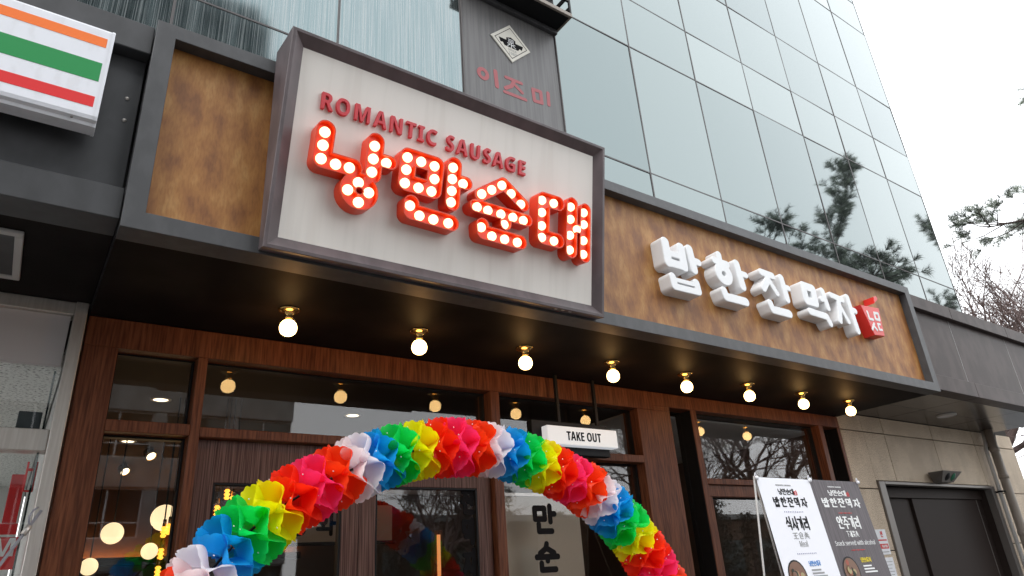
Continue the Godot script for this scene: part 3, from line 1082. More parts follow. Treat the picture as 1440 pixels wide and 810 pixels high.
# ---------------------------------------------------------------- the right side
func build_right_side() -> void:
	var t := thing("right_fascia", "dark brown metal parapet fascia running on right of the rust sign", "fascia")
	var x1 := 12.5
	for x in [[8.175, 9.33], [9.336, 11.0], [11.006, x1]]:
		bar("top_flange", Vector3(x[0], 4.255, 0.02), Vector3(x[1], 4.42, 1.18), M.clad, t, 0.004)
		bar("panel", Vector3(x[0], 3.43, 1.06), Vector3(x[1], 4.253, 1.12), M.clad, t, 0.003)
		bar("bottom_flange", Vector3(x[0], 3.245, 1.0), Vector3(x[1], 3.428, 1.18), M.clad, t, 0.004)
		bar("joint_strip", Vector3(x[1] + 0.001, 3.44, 1.08), Vector3(x[1] + 0.005, 4.25, 1.121), M.pale_pipe, t, 0.0005)
		for z in [[0.0, 0.5], [0.504, 0.999]]:
			bar("soffit_panel", Vector3(x[0], 3.25, z[0]), Vector3(x[1], 3.29, z[1]), M.clad_soffit, t, 0.002)
	bar("end_board", Vector3(x1 - 0.04, 3.29, 0.02), Vector3(x1 - 0.005, 4.25, 1.05), M.clad, t, 0.002)
	var d := thing("soffit_downlight", "flat round unlit downlight in the dark soffit above the gate", "downlight", Vector3(10.06, 3.249, 0.47))
	obj("lens", lathe([[0.0, -0.016], [0.1, -0.014]], 32), M.panel_white, d)
	obj("rim", lathe([[0.1, -0.014], [0.104, -0.02], [0.118, -0.014], [0.12, 0.0]], 32), M.pale_pipe, d)

	var w := thing("granite_wall", "speckled beige granite wall of large tiles right of the wooden front", "wall")
	bar("backing", Vector3(8.172, 0.0, -0.3), Vector3(8.7, 3.249, -0.03), M.grout, w)
	bar("backing", Vector3(8.7, 2.43, -0.3), Vector3(12.0, 3.249, -0.03), M.grout, w)
	bar("backing", Vector3(12.0, 0.0, -8.0), Vector3(13.29, 3.4, -0.03), M.grout, w)
	bar("backing", Vector3(12.5, 3.4, -8.0), Vector3(13.19, 4.44, -0.03), M.grout, w)
	var j := 0.006
	var rows := [0.0, 0.2, 0.91, 1.62, 2.33, 3.035, 3.249]
	var tiles := []
	for r in rows.size() - 1:
		tiles.append([8.174, 8.7, rows[r], rows[r + 1]])
		tiles.append([12.0, 13.3, rows[r], rows[r + 1]])
	for x in [[8.7, 9.213], [9.213, 10.55], [10.55, 11.865], [11.865, 12.0]]:
		tiles.append([x[0], x[1], 3.035, 3.249])
		tiles.append([x[0], x[1], 2.428, 3.035])
	tiles[10][1] = 9.213
	for k in tiles.size():
		var q: Array = tiles[k]
		if k == 10:
			q[1] = 8.7
		var jl: float = 0.0 if absf(q[0] - 8.7) < 0.001 or absf(q[0] - 12.0) < 0.001 else j
		var jr: float = 0.0 if absf(q[1] - 8.7) < 0.001 or absf(q[1] - 12.0) < 0.001 else j
		bar("tile", Vector3(q[0] + jl, q[2] + j, -0.03), Vector3(q[1] - jr, q[3] - j, rng.randf_range(-0.0012, 0.0)), M.granite[k % 3], w, 0.003)
	for r in range(0, 6):
		for k in 5:
			bar("tile", Vector3(13.29, rows[r] + j, -1.2 * (k + 1) + j), Vector3(13.315, rows[r + 1] - j, -1.2 * k - j), M.granite[(k + r) % 3], w, 0.003)

	var g := thing("car_lift_gate", "wide dark metal gate in a steel frame set into the granite wall", "gate")
	bar("jamb", Vector3(8.705, 0.0, -0.08), Vector3(8.85, 2.424, 0.025), M.steel_dark, g, 0.006)
	bar("jamb", Vector3(11.885, 0.0, -0.08), Vector3(11.998, 2.424, 0.025), M.steel_dark, g, 0.006)
	bar("lintel", Vector3(8.85, 2.385, -0.08), Vector3(11.885, 2.424, 0.0245), M.steel_dark, g, 0.006)
	bar("lining", Vector3(8.71, 0.0, -0.4), Vector3(8.85, 2.42, -0.081), M.gate, g, 0.002)
	bar("lining", Vector3(11.885, 0.0, -0.4), Vector3(11.99, 2.42, -0.081), M.gate, g, 0.002)
	bar("inner_lintel", Vector3(8.85, 2.25, -0.3), Vector3(11.885, 2.384, -0.14), M.gate, g, 0.004)
	bar("leaf", Vector3(8.85, 0.02, -0.27), Vector3(9.78, 2.25, -0.2), M.gate, g, 0.004)
	bar("leaf", Vector3(9.81, 0.02, -0.27), Vector3(11.72, 2.25, -0.17), M.gate, g, 0.004)
	bar("edge_strip", Vector3(11.722, 0.02, -0.27), Vector3(11.734, 2.25, -0.165), M.steel_dark, g, 0.002)
	bar("leaf", Vector3(11.736, 0.02, -0.27), Vector3(11.885, 2.25, -0.17), M.gate, g, 0.004)
	bar("void", Vector3(9.75, 0.02, -0.31), Vector3(9.84, 2.25, -0.28), M.black, g, 0.001)

	var s := thing("exit_signal", "small dark tapered signal box with a green lens above the gate", "signal light", Vector3(10.3, 2.43, 0.03))
	var st := begin()
	var top := [Vector3(-0.27, 0.13, 0), Vector3(0.27, 0.13, 0), Vector3(0.27, 0.13, 0.2), Vector3(-0.27, 0.13, 0.2)]
	var low := [Vector3(-0.19, 0, 0), Vector3(0.19, 0, 0), Vector3(0.17, 0, 0.1), Vector3(-0.17, 0, 0.1)]
	for k in 4:
		var k2 := (k + 1) % 4
		quad(st, top[k], top[k2], low[k2], low[k], (top[k] + top[k2]) * 0.5 - Vector3(0, 0, 0.1))
	quad(st, top[0], top[1], top[2], top[3], Vector3.UP)
	quad(st, low[0], low[1], low[2], low[3], Vector3.DOWN)
	obj("box", done(st), M.steel_dark, s)
	for k in [[-0.075, M.black], [0.085, M.green_lens]]:
		var o := obj("signal_lens", lathe([[0.0, 0.02], [0.03, 0.016], [0.052, 0.004], [0.06, 0.0]], 20), k[1], s, Vector3(k[0], 0.06, 0.15))
		o.rotation.x = PI / 2 + 0.66
	# pipes
	var p := thing("drainpipe", "brownish grey drainpipe running down the granite wall by the gate", "drainpipe", Vector3(12.12, 0, 0.15))
	tube("pipe", [Vector3(0, 0.0, 0), Vector3(0, 1.7, 0), Vector3(0, 3.25, 0)], 0.06, M.grey_pipe, p, 16)
	for y in [0.9, 1.75, 2.55, 2.95]:
		tube("collar", [Vector3(0, y - 0.03, 0), Vector3(0, y + 0.03, 0)], 0.068, M.grey_pipe, p, 16)
	bar("bracket", Vector3(-0.14, 2.33, -0.16), Vector3(-0.05, 2.35, -0.02), M.black, p)
	var c := thing("conduit", "pale grey conduit bending down the wall beside the drainpipe", "conduit", Vector3(12.0, 0, 0.06))
	tube("pipe", [Vector3(0.16, 3.25, 0), Vector3(0.14, 3.1, 0), Vector3(0.06, 2.96, 0), Vector3(0.05, 2.8, 0), Vector3(0.05, 0.0, 0)], 0.028, M.pale_pipe, c)
	var hs := thing("black_hose", "short black hose curving under the soffit beside the drainpipe", "hose", Vector3(12.26, 3.25, 0.12))
	tube("hose", [Vector3(0.02, 0, 0), Vector3(0.09, -0.06, 0), Vector3(0.1, -0.16, -0.02), Vector3(0.05, -0.24, -0.06), Vector3(0.0, -0.26, -0.1)], 0.028, M.black, hs)
	# notices beside the gate
	var n := thing("warning_notice", "white notice with red lettering on the granite beside the gate", "notice", Vector3(8.45, 1.72, 0.002))
	bar("sheet", Vector3(-0.13, -0.14, 0), Vector3(0.13, 0.14, 0.006), M.white_plastic, n, 0.002)
	obj("lettering", words("jeonmyeon", 0.06, 0.01, 0.006, 0.001), M.print_red, n, Vector3(0.0, 0.055, 0.0065))
	bar("red_band", Vector3(-0.12, -0.075, 0.0062), Vector3(0.115, -0.02, 0.007), M.print_red, n, 0.0003)
	obj("lettering", words("siksa", 0.03, 0.006, 0.003, 0.001), M.print_white, n, Vector3(-0.03, -0.062, 0.0072))
	bar("text_line", Vector3(-0.11, 0.012, 0.0062), Vector3(0.11, 0.028, 0.007), M.print_red, n, 0.0003)
	bar("text_line", Vector3(-0.11, -0.115, 0.0062), Vector3(0.1, -0.105, 0.007), M.print_grey, n, 0.0003)
	var n2 := thing("lower_notice", "plain white notice with grey lines below the red lettered notice", "notice", Vector3(8.46, 1.4, 0.002))
	bar("sheet", Vector3(-0.12, -0.16, 0), Vector3(0.13, 0.15, 0.006), M.white_plastic, n2, 0.002)
	for k in 6:
		bar("text_line", Vector3(-0.1, 0.1 - 0.035 * k, 0.0062), Vector3(0.1 - 0.02 * (k % 3), 0.106 - 0.035 * k, 0.007), M.print_grey, n2, 0.0003)


# ---------------------------------------------------------------- across the street (seen in the glass)
func build_opposite() -> void:
	var t := thing("opposite_block", "long dark office block with framed windows across the street", "building", Vector3(0, 0, 30))
	var x0 := -34.0
	var x1 := 11.1
	bar("wall", Vector3(x0, 0, 0.6), Vector3(x1, 14.0, 14), M.across_dark, t, 0.02)
	var floors := 4
	for f in floors:
		var y0 := 1.0 + f * 3.4
		bar("spandrel", Vector3(x0, y0 + 2.1, 0.0), Vector3(x1, y0 + 3.4, 0.6), M.across, t, 0.02)
		var n := 14
		for k in n:
			var xa := x1 - (k + 1) * 3.2
			bar("pier", Vector3(xa, y0, 0.05), Vector3(xa + 0.5, y0 + 2.1, 0.6), M.across, t, 0.02)
			if k < 9:
				bar("window_pane", Vector3(xa + 0.55, y0 + 0.05, 0.35), Vector3(xa + 3.15, y0 + 2.05, 0.37), M.across_glass, t, 0.005)
				var st := begin()
				for e in [[0.5, 0.0, 2.7, 0.06], [0.5, 2.04, 2.7, 0.06], [0.5, 0.62, 2.7, 0.05]]:
					add_box(st, Vector3(xa + e[0] + e[2] * 0.5, y0 + e[1] + e[3] * 0.5, 0.31), Vector3(e[2], e[3], 0.08), 0.01)
				for xx in [0.53, 1.8, 3.17]:
					add_box(st, Vector3(xa + xx, y0 + 1.05, 0.309), Vector3(0.07, 2.0, 0.08), 0.01)
				obj("window_frame", done(st), M.window_frame, t)
	bar("plinth", Vector3(x0, 0, 0.0), Vector3(x1, 1.0, 0.6), M.across, t, 0.02)
	bar("cornice", Vector3(x0 - 0.2, 14.0, -0.2), Vector3(x1 + 0.2, 14.6, 14), M.across, t, 0.03)
	# the high tower behind it
	var w := thing("opposite_tower", "tall dark glass office tower with a stepped roof across the street", "building", Vector3(0, 0, 34))
	bar("body", Vector3(-40, 0, 0.3), Vector3(9.0, 39.4, 20), M.across_dark, w, 0.05)
	bar("roof_step", Vector3(-40, 39.4, 0.4), Vector3(8.5, 40.4, 20), M.across_dark, w, 0.05)
	bar("corner_wing", Vector3(9.0, 0, 0.3), Vector3(10.7, 36.3, 20), M.across_glass, w, 0.05)
	for k in 12:
		bar("floor_band", Vector3(-40, 14.0 + 2.2 * k, 0.0), Vector3(9.1, 14.35 + 2.2 * k, 0.28), M.across, w, 0.02)
	for k in 16:
		bar("rib", Vector3(8.9 - 2.4 * k, 14.0, -0.06), Vector3(9.0 - 2.4 * k + 0.1, 39.4, 0.27), M.window_frame, w, 0.02)


# ---------------------------------------------------------------- trees
func branch(st: SurfaceTool, p: Vector3, d: Vector3, len: float, r: float, depth: int, droop: float) -> void:
	var pts := [p]
	var rad := [r]
	var q := p
	var dir := d
	var n := 5 if depth > 2 else 3
	for k in n:
		dir = (dir + Vector3(rng.randf_range(-1, 1), rng.randf_range(-0.6, 0.8) + droop, rng.randf_range(-1, 1)) * 0.2).normalized()
		q += dir * len / n
		pts.append(q)
		rad.append(maxf(r * (1.0 - 0.45 * (k + 1.0) / n), 0.0045))
	add_tube(st, pts, rad, 6 if depth > 3 else (4 if depth > 1 else 3), false)
	if depth == 0:
		return
	for k in (4 if depth > 1 else 3):
		var at: float = rng.randf_range(0.3, 1.0) if k > 0 else 1.0
		var idx: float = at * n
		var i := int(min(idx, n - 1))
		var o: Vector3 = pts[i].lerp(pts[i + 1], idx - i)
		var axis := dir.cross(Vector3(rng.randf_range(-1, 1), rng.randf_range(-1, 1), rng.randf_range(-1, 1)).normalized()).normalized()
		var nd := dir.rotated(axis, rng.randf_range(0.35, 0.95) if k > 0 else rng.randf_range(0.05, 0.3))
		branch(st, o, nd, len * rng.randf_range(0.55, 0.78), maxf(rad[i] * rng.randf_range(0.6, 0.8), 0.006), depth - 1, droop)


func bare_tree(at: Vector3, h: float, label: String, depth := 6, lean := Vector3.ZERO) -> void:
	var t := thing("bare_tree", label, "tree", at, "leafless trees")
	var st := begin()
	st.set_smooth_group(0)
	var top := Vector3(0, h * 0.28, 0) + lean
	add_tube(st, [Vector3(0, -0.2, 0), top * 0.5 + Vector3(0.05, 0, 0.04), top], [h * 0.022, h * 0.017, h * 0.014], 8, false)
	obj("trunk", done(st), M.bark, t)
	var cr := begin()
	cr.set_smooth_group(0)
	for k in 4:
		var a := TAU * k / 4.0 + rng.randf_range(-0.5, 0.5)
		branch(cr, top - Vector3(0, 0.1 * k, 0), Vector3(cos(a) * 0.6, 1.0, sin(a) * 0.6).normalized(), h * 0.25, h * 0.011, depth - 1, 0.06)
	obj("crown", done(cr), M.twig, t)


func tuft_mesh() -> ArrayMesh:
	# a spray of pine needles about the x axis
	var st := begin()
	for k in 34:
		var u := rng.randf()
		var a := rng.randf() * TAU
		var base := Vector3(u * 0.16, 0, 0)
		var d := Vector3(0.75, cos(a) * 0.7, sin(a) * 0.7).normalized()
		var l := rng.randf_range(0.1, 0.17)
		var side := d.cross(Vector3(rng.randf_range(-1, 1), rng.randf_range(-1, 1), rng.randf_range(-1, 1))).normalized() * 0.0036
		tri(st, base - side, base + side, base + d * l, Vector3(0.1, 1, 0.2))
	return done(st)


func pine(called: String, label: String, at: Vector3, h: float, limbs: Array) -> void:
	# limbs: [[points from trunk to tip], spread of the twigs]
	var t := thing(called, label, "tree", at)
	var st := begin()
	st.set_smooth_group(0)
	add_tube(st, [Vector3(0, -0.2, 0), Vector3(0.15, h * 0.5, 0.1), Vector3(0, h, 0)], [0.2, 0.15, 0.04], 10)
	obj("trunk", done(st), M.bark, t)
	var places := []
	for L in limbs:
		var lst := begin()
		lst.set_smooth_group(0)
		var pts := []
		for p in L[0]:
			pts.append(p - at)
		var rad := []
		for k in pts.size():
			rad.append(lerpf(0.06, 0.012, k / (pts.size() - 1.0)))
		add_tube(lst, pts, rad, 7)
		for k in int(L[2]):
			var u := pow(rng.randf(), 0.7)
			var f: float = u * (pts.size() - 1)
			var i := int(min(f, pts.size() - 2))
			var o: Vector3 = pts[i].lerp(pts[i + 1], f - i)
			var along: Vector3 = (pts[i + 1] - pts[i]).normalized()
			var sd := along.rotated(Vector3.UP, rng.randf_range(0.4, 1.3) * (1.0 if rng.randf() < 0.5 else -1.0)) + Vector3(0, rng.randf_range(-0.2, 0.6), 0)
			sd = sd.normalized()
			var ln: float = L[1] * rng.randf_range(0.35, 1.0)
			var e := o + sd * ln + Vector3(0, 0.08, 0)
			add_tube(lst, [o, o.lerp(e, 0.5) - Vector3(0, 0.04, 0), e], [0.012, 0.009, 0.005], 4, false)
			for q in 5:
				var root := o.lerp(e, rng.randf_range(0.45, 1.0))
				var sub := (sd * 0.7 + Vector3(rng.randf_range(-1, 1), rng.randf_range(-0.35, 0.8), rng.randf_range(-1, 1)) * 0.8).normalized()
				var end := root + sub * rng.randf_range(0.12, 0.32)
				add_tube(lst, [root, end], [0.005, 0.003], 3, false)
				for z in 4:
					var tw := (sub + Vector3(rng.randf_range(-1, 1), rng.randf_range(-0.5, 1.0), rng.randf_range(-1, 1)) * 0.7).normalized()
					places.append(Transform3D(frame_along(tw).scaled(Vector3.ONE * rng.randf_range(0.65, 1.1)), end - sub * 0.05))
		obj("limb", done(lst), M.bark, t)
	for set in 2:
		var mm := MultiMesh.new()
		mm.transform_format = MultiMesh.TRANSFORM_3D
		mm.mesh = tuft_mesh()
		var mine := []
		for k in places.size():
			if k % 2 == set:
				mine.append(places[k])
		mm.instance_count = mine.size()
		for k in mine.size():
			mm.set_instance_transform(k, mine[k])
		var mi := MultiMeshInstance3D.new()
		mi.name = "needles" if set == 0 else "needles_001"
		mi.multimesh = mm
		mi.material_override = M.needles if set == 0 else M.needles_dark
		mi.set_meta("kind", "stuff")
		t.add_child(mi)


func frame_along(x: Vector3) -> Basis:
	var z := x.cross(Vector3(0.2, 1, 0.13)).normalized()
	return Basis(x, z.cross(x), z)


func leaf_crown(seed_: int, rx: float, h: float) -> ArrayMesh:
	var g := RandomNumberGenerator.new()
	g.seed = seed_
	var st := begin()
	for c in 90:
		var u := g.randf()
		var rad := rx * (1.0 - u * 0.75) * sqrt(g.randf())
		var a := g.randf() * TAU
		var cc := Vector3(cos(a) * rad, 0.8 + u * (h - 1.0), sin(a) * rad)
		for k in 26:
			var p := cc + Vector3(g.randfn(), g.randfn() * 0.6, g.randfn()) * 0.24
			var x := Vector3(g.randfn(), g.randfn(), g.randfn()).normalized() * 0.1
			var y := x.cross(Vector3(g.randfn(), g.randfn(), g.randfn())).normalized() * 0.05
			tri(st, p - x, p + y, p + x, Vector3.UP)
			tri(st, p - x, p - y, p + x, Vector3.UP)
	return done(st)


func build_far_side() -> void:
	var crowns := [leaf_crown(5, 1.9, 6.6), leaf_crown(6, 1.6, 7.6)]
	var stem := lathe([[0.16, -0.2], [0.13, 2.5], [0.06, 5.5], [0.0, 6.2]], 10)
	for k in 13:
		var t := thing("evergreen_tree", "dark evergreen street tree in the row across the road", "tree", Vector3(13.5 + k * 2.9 + rng.randf_range(-0.5, 0.5), 0, 26.5 + rng.randf_range(-1, 1)), "evergreens across the road")
		t.rotation.y = rng.randf() * TAU
		t.scale = Vector3.ONE * rng.randf_range(0.75, 1.05)
		obj("trunk", stem, M.bark, t)
		var cr := obj("crown", crowns[k % 2], M.evergreen, t)
		cr.set_meta("kind", "stuff")
	var w := thing("low_house", "low dark brown commercial building far across the road", "building", Vector3(16, 0, 33))
	bar("wall", Vector3(0, 0, 0), Vector3(60, 5.2, 10), M.inside_wall, w, 0.02)
	bar("roof_edge", Vector3(-0.3, 5.2, -0.3), Vector3(60.3, 5.6, 10.3), M.across, w, 0.02)
	for k in 12:
		bar("window", Vector3(1.5 + k * 4.8, 1.0, -0.05), Vector3(4.5 + k * 4.8, 3.6, 0.02), M.across_glass, w, 0.01)


func build_trees() -> void:
	bare_tree(Vector3(17.6, 0, -2.2), 9.0, "leafless reddish tree just beyond the building's right corner")
	bare_tree(Vector3(21.5, 0, -3.6), 10.8, "leafless tree standing behind the others right of the glass tower")
	bare_tree(Vector3(18.5, 0, 0.4), 8.6, "leafless tree nearest the street beyond the canopy's right end")
	bare_tree(Vector3(23.5, 0, -0.6), 11.0, "tall leafless tree farthest along the street")
	# street trees across the pavement, seen in the shop windows
	bare_tree(Vector3(20.5, 0, 13.0), 11.0, "leafless street tree mirrored in the right shop window", 6, Vector3(0.4, 0, 0))
	bare_tree(Vector3(25.5, 0, 12.5), 12.0, "large leafless street tree mirrored beside the banners", 6, Vector3(-0.5, 0, 0))
	bare_tree(Vector3(14.0, 0, 20.0), 9.0, "leafless tree across the road mirrored in the window right of the doors", 6)
	pine("pine_tree", "pine tree with long ragged limbs reaching toward the glass tower", Vector3(21.5, 0, 2.4), 11.0, [
		[[Vector3(21.5, 7.2, 2.4), Vector3(16.4, 7.25, 2.7), Vector3(14.2, 6.85, 1.9), Vector3(12.55, 6.5, 1.0)], 0.75, 38],
		[[Vector3(21.5, 7.4, 2.4), Vector3(17.5, 7.6, 3.0), Vector3(15.6, 8.6, 3.1), Vector3(16.4, 9.9, 3.0), Vector3(17.3, 11.3, 3.0)], 0.75, 42],
		[[Vector3(17.5, 7.6, 3.0), Vector3(14.8, 7.9, 3.1), Vector3(12.5, 8.1, 3.0)], 0.7, 26],
		[[Vector3(21.5, 8.5, 2.4), Vector3(24.0, 9.3, 2.2), Vector3(25.6, 9.2, 2.0)], 1.1, 34],
		[[Vector3(21.5, 9.6, 2.4), Vector3(22.4, 10.4, 2.8), Vector3(23.0, 11.2, 3.2)], 1.0, 26],
	])
	pine("pine_tree", "second pine tree standing by the road farther right", Vector3(31, 0, 11.5), 12.0, [
		[[Vector3(31, 6.0, 11.5), Vector3(28.5, 6.4, 11.0), Vector3(26.6, 6.2, 10.6)], 1.3, 34],
		[[Vector3(31, 8.0, 11.5), Vector3(33, 8.6, 11.2), Vector3(34.5, 8.4, 11.0)], 1.3, 34],
		[[Vector3(31, 9.6, 11.5), Vector3(29.6, 10.6, 11.2), Vector3(28.8, 11.2, 11.0)], 1.2, 34],
		[[Vector3(31, 10.8, 11.5), Vector3(31.6, 12.0, 11.6), Vector3(31.9, 12.8, 11.8)], 1.1, 30],
	])


# ---------------------------------------------------------------- the main sign
func build_main_sign() -> void:
	var t := thing("marquee_sign", "large white sign with red light bulb lettering, tilted in a mauve frame", "signboard", Vector3(0.8, 3.186, 1.33))
	t.rotation.x = deg_to_rad(10.3)
	var W := 2.312
	var H := 1.286
	# mitred frame: outer side, front lip, sloping reveal
	var loops := [[0.0, -0.078, true], [0.0, -0.003, false], [0.003, 0.0, false], [0.02, 0.0, false], [0.023, -0.002, false], [0.08, -0.045, false]]
	var st := begin()
	for k in loops.size() - 1:
		var a := loop_pts(W, H, loops[k])
		var b := loop_pts(W, H, loops[k + 1])
		for i in 4:
			var j := (i + 1) % 4
			var mid: Vector3 = (a[i] + a[j]) * 0.5 - Vector3(W * 0.5, H * 0.5, 0)
			mid.z = 0
			quad(st, a[i], a[j], b[j], b[i], mid.normalized() if k < 1 else (Vector3.BACK + (Vector3.ZERO if k < 3 else -mid.normalized() * 0.3)))
	obj("frame", done(st), M.sign_frame, t)
	# wedge shaped body behind the frame
	st = begin()
	var ps := [Vector2(0.002, -0.076), Vector2(H - 0.002, -0.078), Vector2(H - 0.002, -0.315), Vector2(0.002, -0.084)]
	for i in 4:
		var a: Vector2 = ps[i]
		var b: Vector2 = ps[(i + 1) % 4]
		var e := b - a
		quad(st, Vector3(0.002, a.x, a.y), Vector3(W - 0.002, a.x, a.y), Vector3(W - 0.002, b.x, b.y), Vector3(0.002, b.x, b.y), Vector3(0, -e.y, e.x) * -1.0)
	for x in [0.002, W - 0.002]:
		quad(st, Vector3(x, ps[0].x, ps[0].y), Vector3(x, ps[1].x, ps[1].y), Vector3(x, ps[2].x, ps[2].y), Vector3(x, ps[3].x, ps[3].y), Vector3(x - 1.0, 0, 0))
	obj("case", done(st), M.sign_frame, t)
	bar("face_panel", Vector3(0.075, 0.075, -0.06), Vector3(W - 0.075, H - 0.075, -0.0452), M.face, t, 0.0005)
	for k in 3:
		bar("latch", Vector3(W - 0.42 + k * 0.06, -0.004, -0.03), Vector3(W - 0.4 + k * 0.06, 0.002, -0.015), M.steel, t, 0.001)

	var x := 0.205
	var text := "ROMANTIC SAUSAGE"
	var adv := []
	var f := SystemFont.new()
	f.font_names = PackedStringArray(["Droid Sans"])
	f.font_weight = 700
	var total := 0.0
	for ch in text:
		var a: float = f.get_string_size(ch, HORIZONTAL_ALIGNMENT_LEFT, -1, 64).x * 0.1 / (64.0 * 0.714)
		if ch == " ":
			a *= 1.25
		adv.append(a)
		total += a
	var gap := (1.64 - 0.205 - total) / (text.length() - 1)
	for k in text.length():
		if text[k] != " ":
			var o := obj("raised_letter", latin(text[k], 0.1, 0.022), M.crimson, t)
			o.scale.x = 0.9
			var bb: AABB = o.mesh.get_aabb()
			o.position = Vector3(x - 0.004, 0.868 - (bb.position.y if text[k] != "O" and text[k] != "S" and text[k] != "C" and text[k] != "G" and text[k] != "U" else bb.position.y + 0.0015), -0.045 + 0.011)
		x += adv[k] + gap

	var syl := [
		[[[[0.236, 0.712], [0.231, 0.536], [0.41, 0.536]], 0.053], [[[0.527, 0.735], [0.525, 0.53]], 0.05], [[[0.525, 0.63], [0.622, 0.63]], 0.042], [ring_pts(0.457, 0.412, 0.066, 0.064), 0.046, true]],
		[[[[0.733, 0.706], [0.918, 0.706], [0.91, 0.541], [0.731, 0.541]], 0.053, true], [[[1.041, 0.745], [1.042, 0.497]], 0.05], [[[1.042, 0.647], [1.13, 0.647]], 0.043], [[[0.776, 0.425], [0.779, 0.375], [1.045, 0.369]], 0.05]],
		[[[[1.235, 0.602], [1.402, 0.722], [1.566, 0.62]], 0.044], [[[1.205, 0.523], [1.596, 0.522]], 0.042], [[[1.432, 0.52], [1.432, 0.458]], 0.043], [[[1.263, 0.408], [1.27, 0.366], [1.553, 0.363]], 0.047]],
		[[[[1.85, 0.705], [1.727, 0.705], [1.731, 0.442], [1.855, 0.442]], 0.051], [[[1.971, 0.735], [1.97, 0.395]], 0.048], [[[2.09, 0.722], [2.09, 0.387]], 0.047], [[[1.97, 0.568], [2.09, 0.568]], 0.032]],
	]
	var bulbs := [
		[[0.235, 0.702], [0.233, 0.623], [0.231, 0.543], [0.314, 0.535], [0.393, 0.538], [0.527, 0.712], [0.526, 0.632], [0.525, 0.551], [0.606, 0.63], [0.453, 0.466], [0.397, 0.408], [0.465, 0.352], [0.519, 0.424]],
		[[0.734, 0.706], [0.824, 0.706], [0.914, 0.704], [0.92, 0.622], [0.906, 0.539], [0.82, 0.538], [0.731, 0.543], [0.733, 0.628], [1.041, 0.733], [1.04, 0.657], [1.042, 0.58], [1.042, 0.506], [1.117, 0.647], [0.775, 0.414], [0.84, 0.368], [0.932, 0.368], [1.033, 0.37]],
		[[1.255, 0.618], [1.327, 0.666], [1.402, 0.718], [1.476, 0.68], [1.555, 0.628], [1.226, 0.523], [1.306, 0.521], [1.404, 0.521], [1.497, 0.523], [1.579, 0.522], [1.432, 0.457], [1.264, 0.4], [1.345, 0.36], [1.441, 0.362], [1.539, 0.364]],
		[[1.725, 0.702], [1.824, 0.706], [1.727, 0.616], [1.729, 0.523], [1.732, 0.442], [1.834, 0.441], [1.972, 0.719], [1.972, 0.629], [1.97, 0.513], [1.97, 0.408], [2.03, 0.568], [2.089, 0.706], [2.091, 0.619], [2.09, 0.502], [2.09, 0.403]],
	]
	var dome := lathe([[0.0, 0.017], [0.013, 0.0155], [0.0225, 0.011], [0.028, 0.004], [0.0295, -0.002], [0.0295, -0.012]], 20)
	for k in 4:
		var o := obj("marquee_letter", channel_letter(syl[k], -0.0452, 0.05, 0.022, 0.007), M.red, t)
		for p in bulbs[k]:
			var b := obj("bulb", dome, M.marquee_bulb, o, Vector3(p[0], p[1], 0.034))
			b.rotation.x = PI / 2


func loop_pts(w: float, h: float, l: Array) -> Array:
	var i: float = l[0]
	var z: float = l[1]
	return [Vector3(i, i, z), Vector3(w - i, i, z), Vector3(w - i, h - i, z), Vector3(i, h - i, z)]


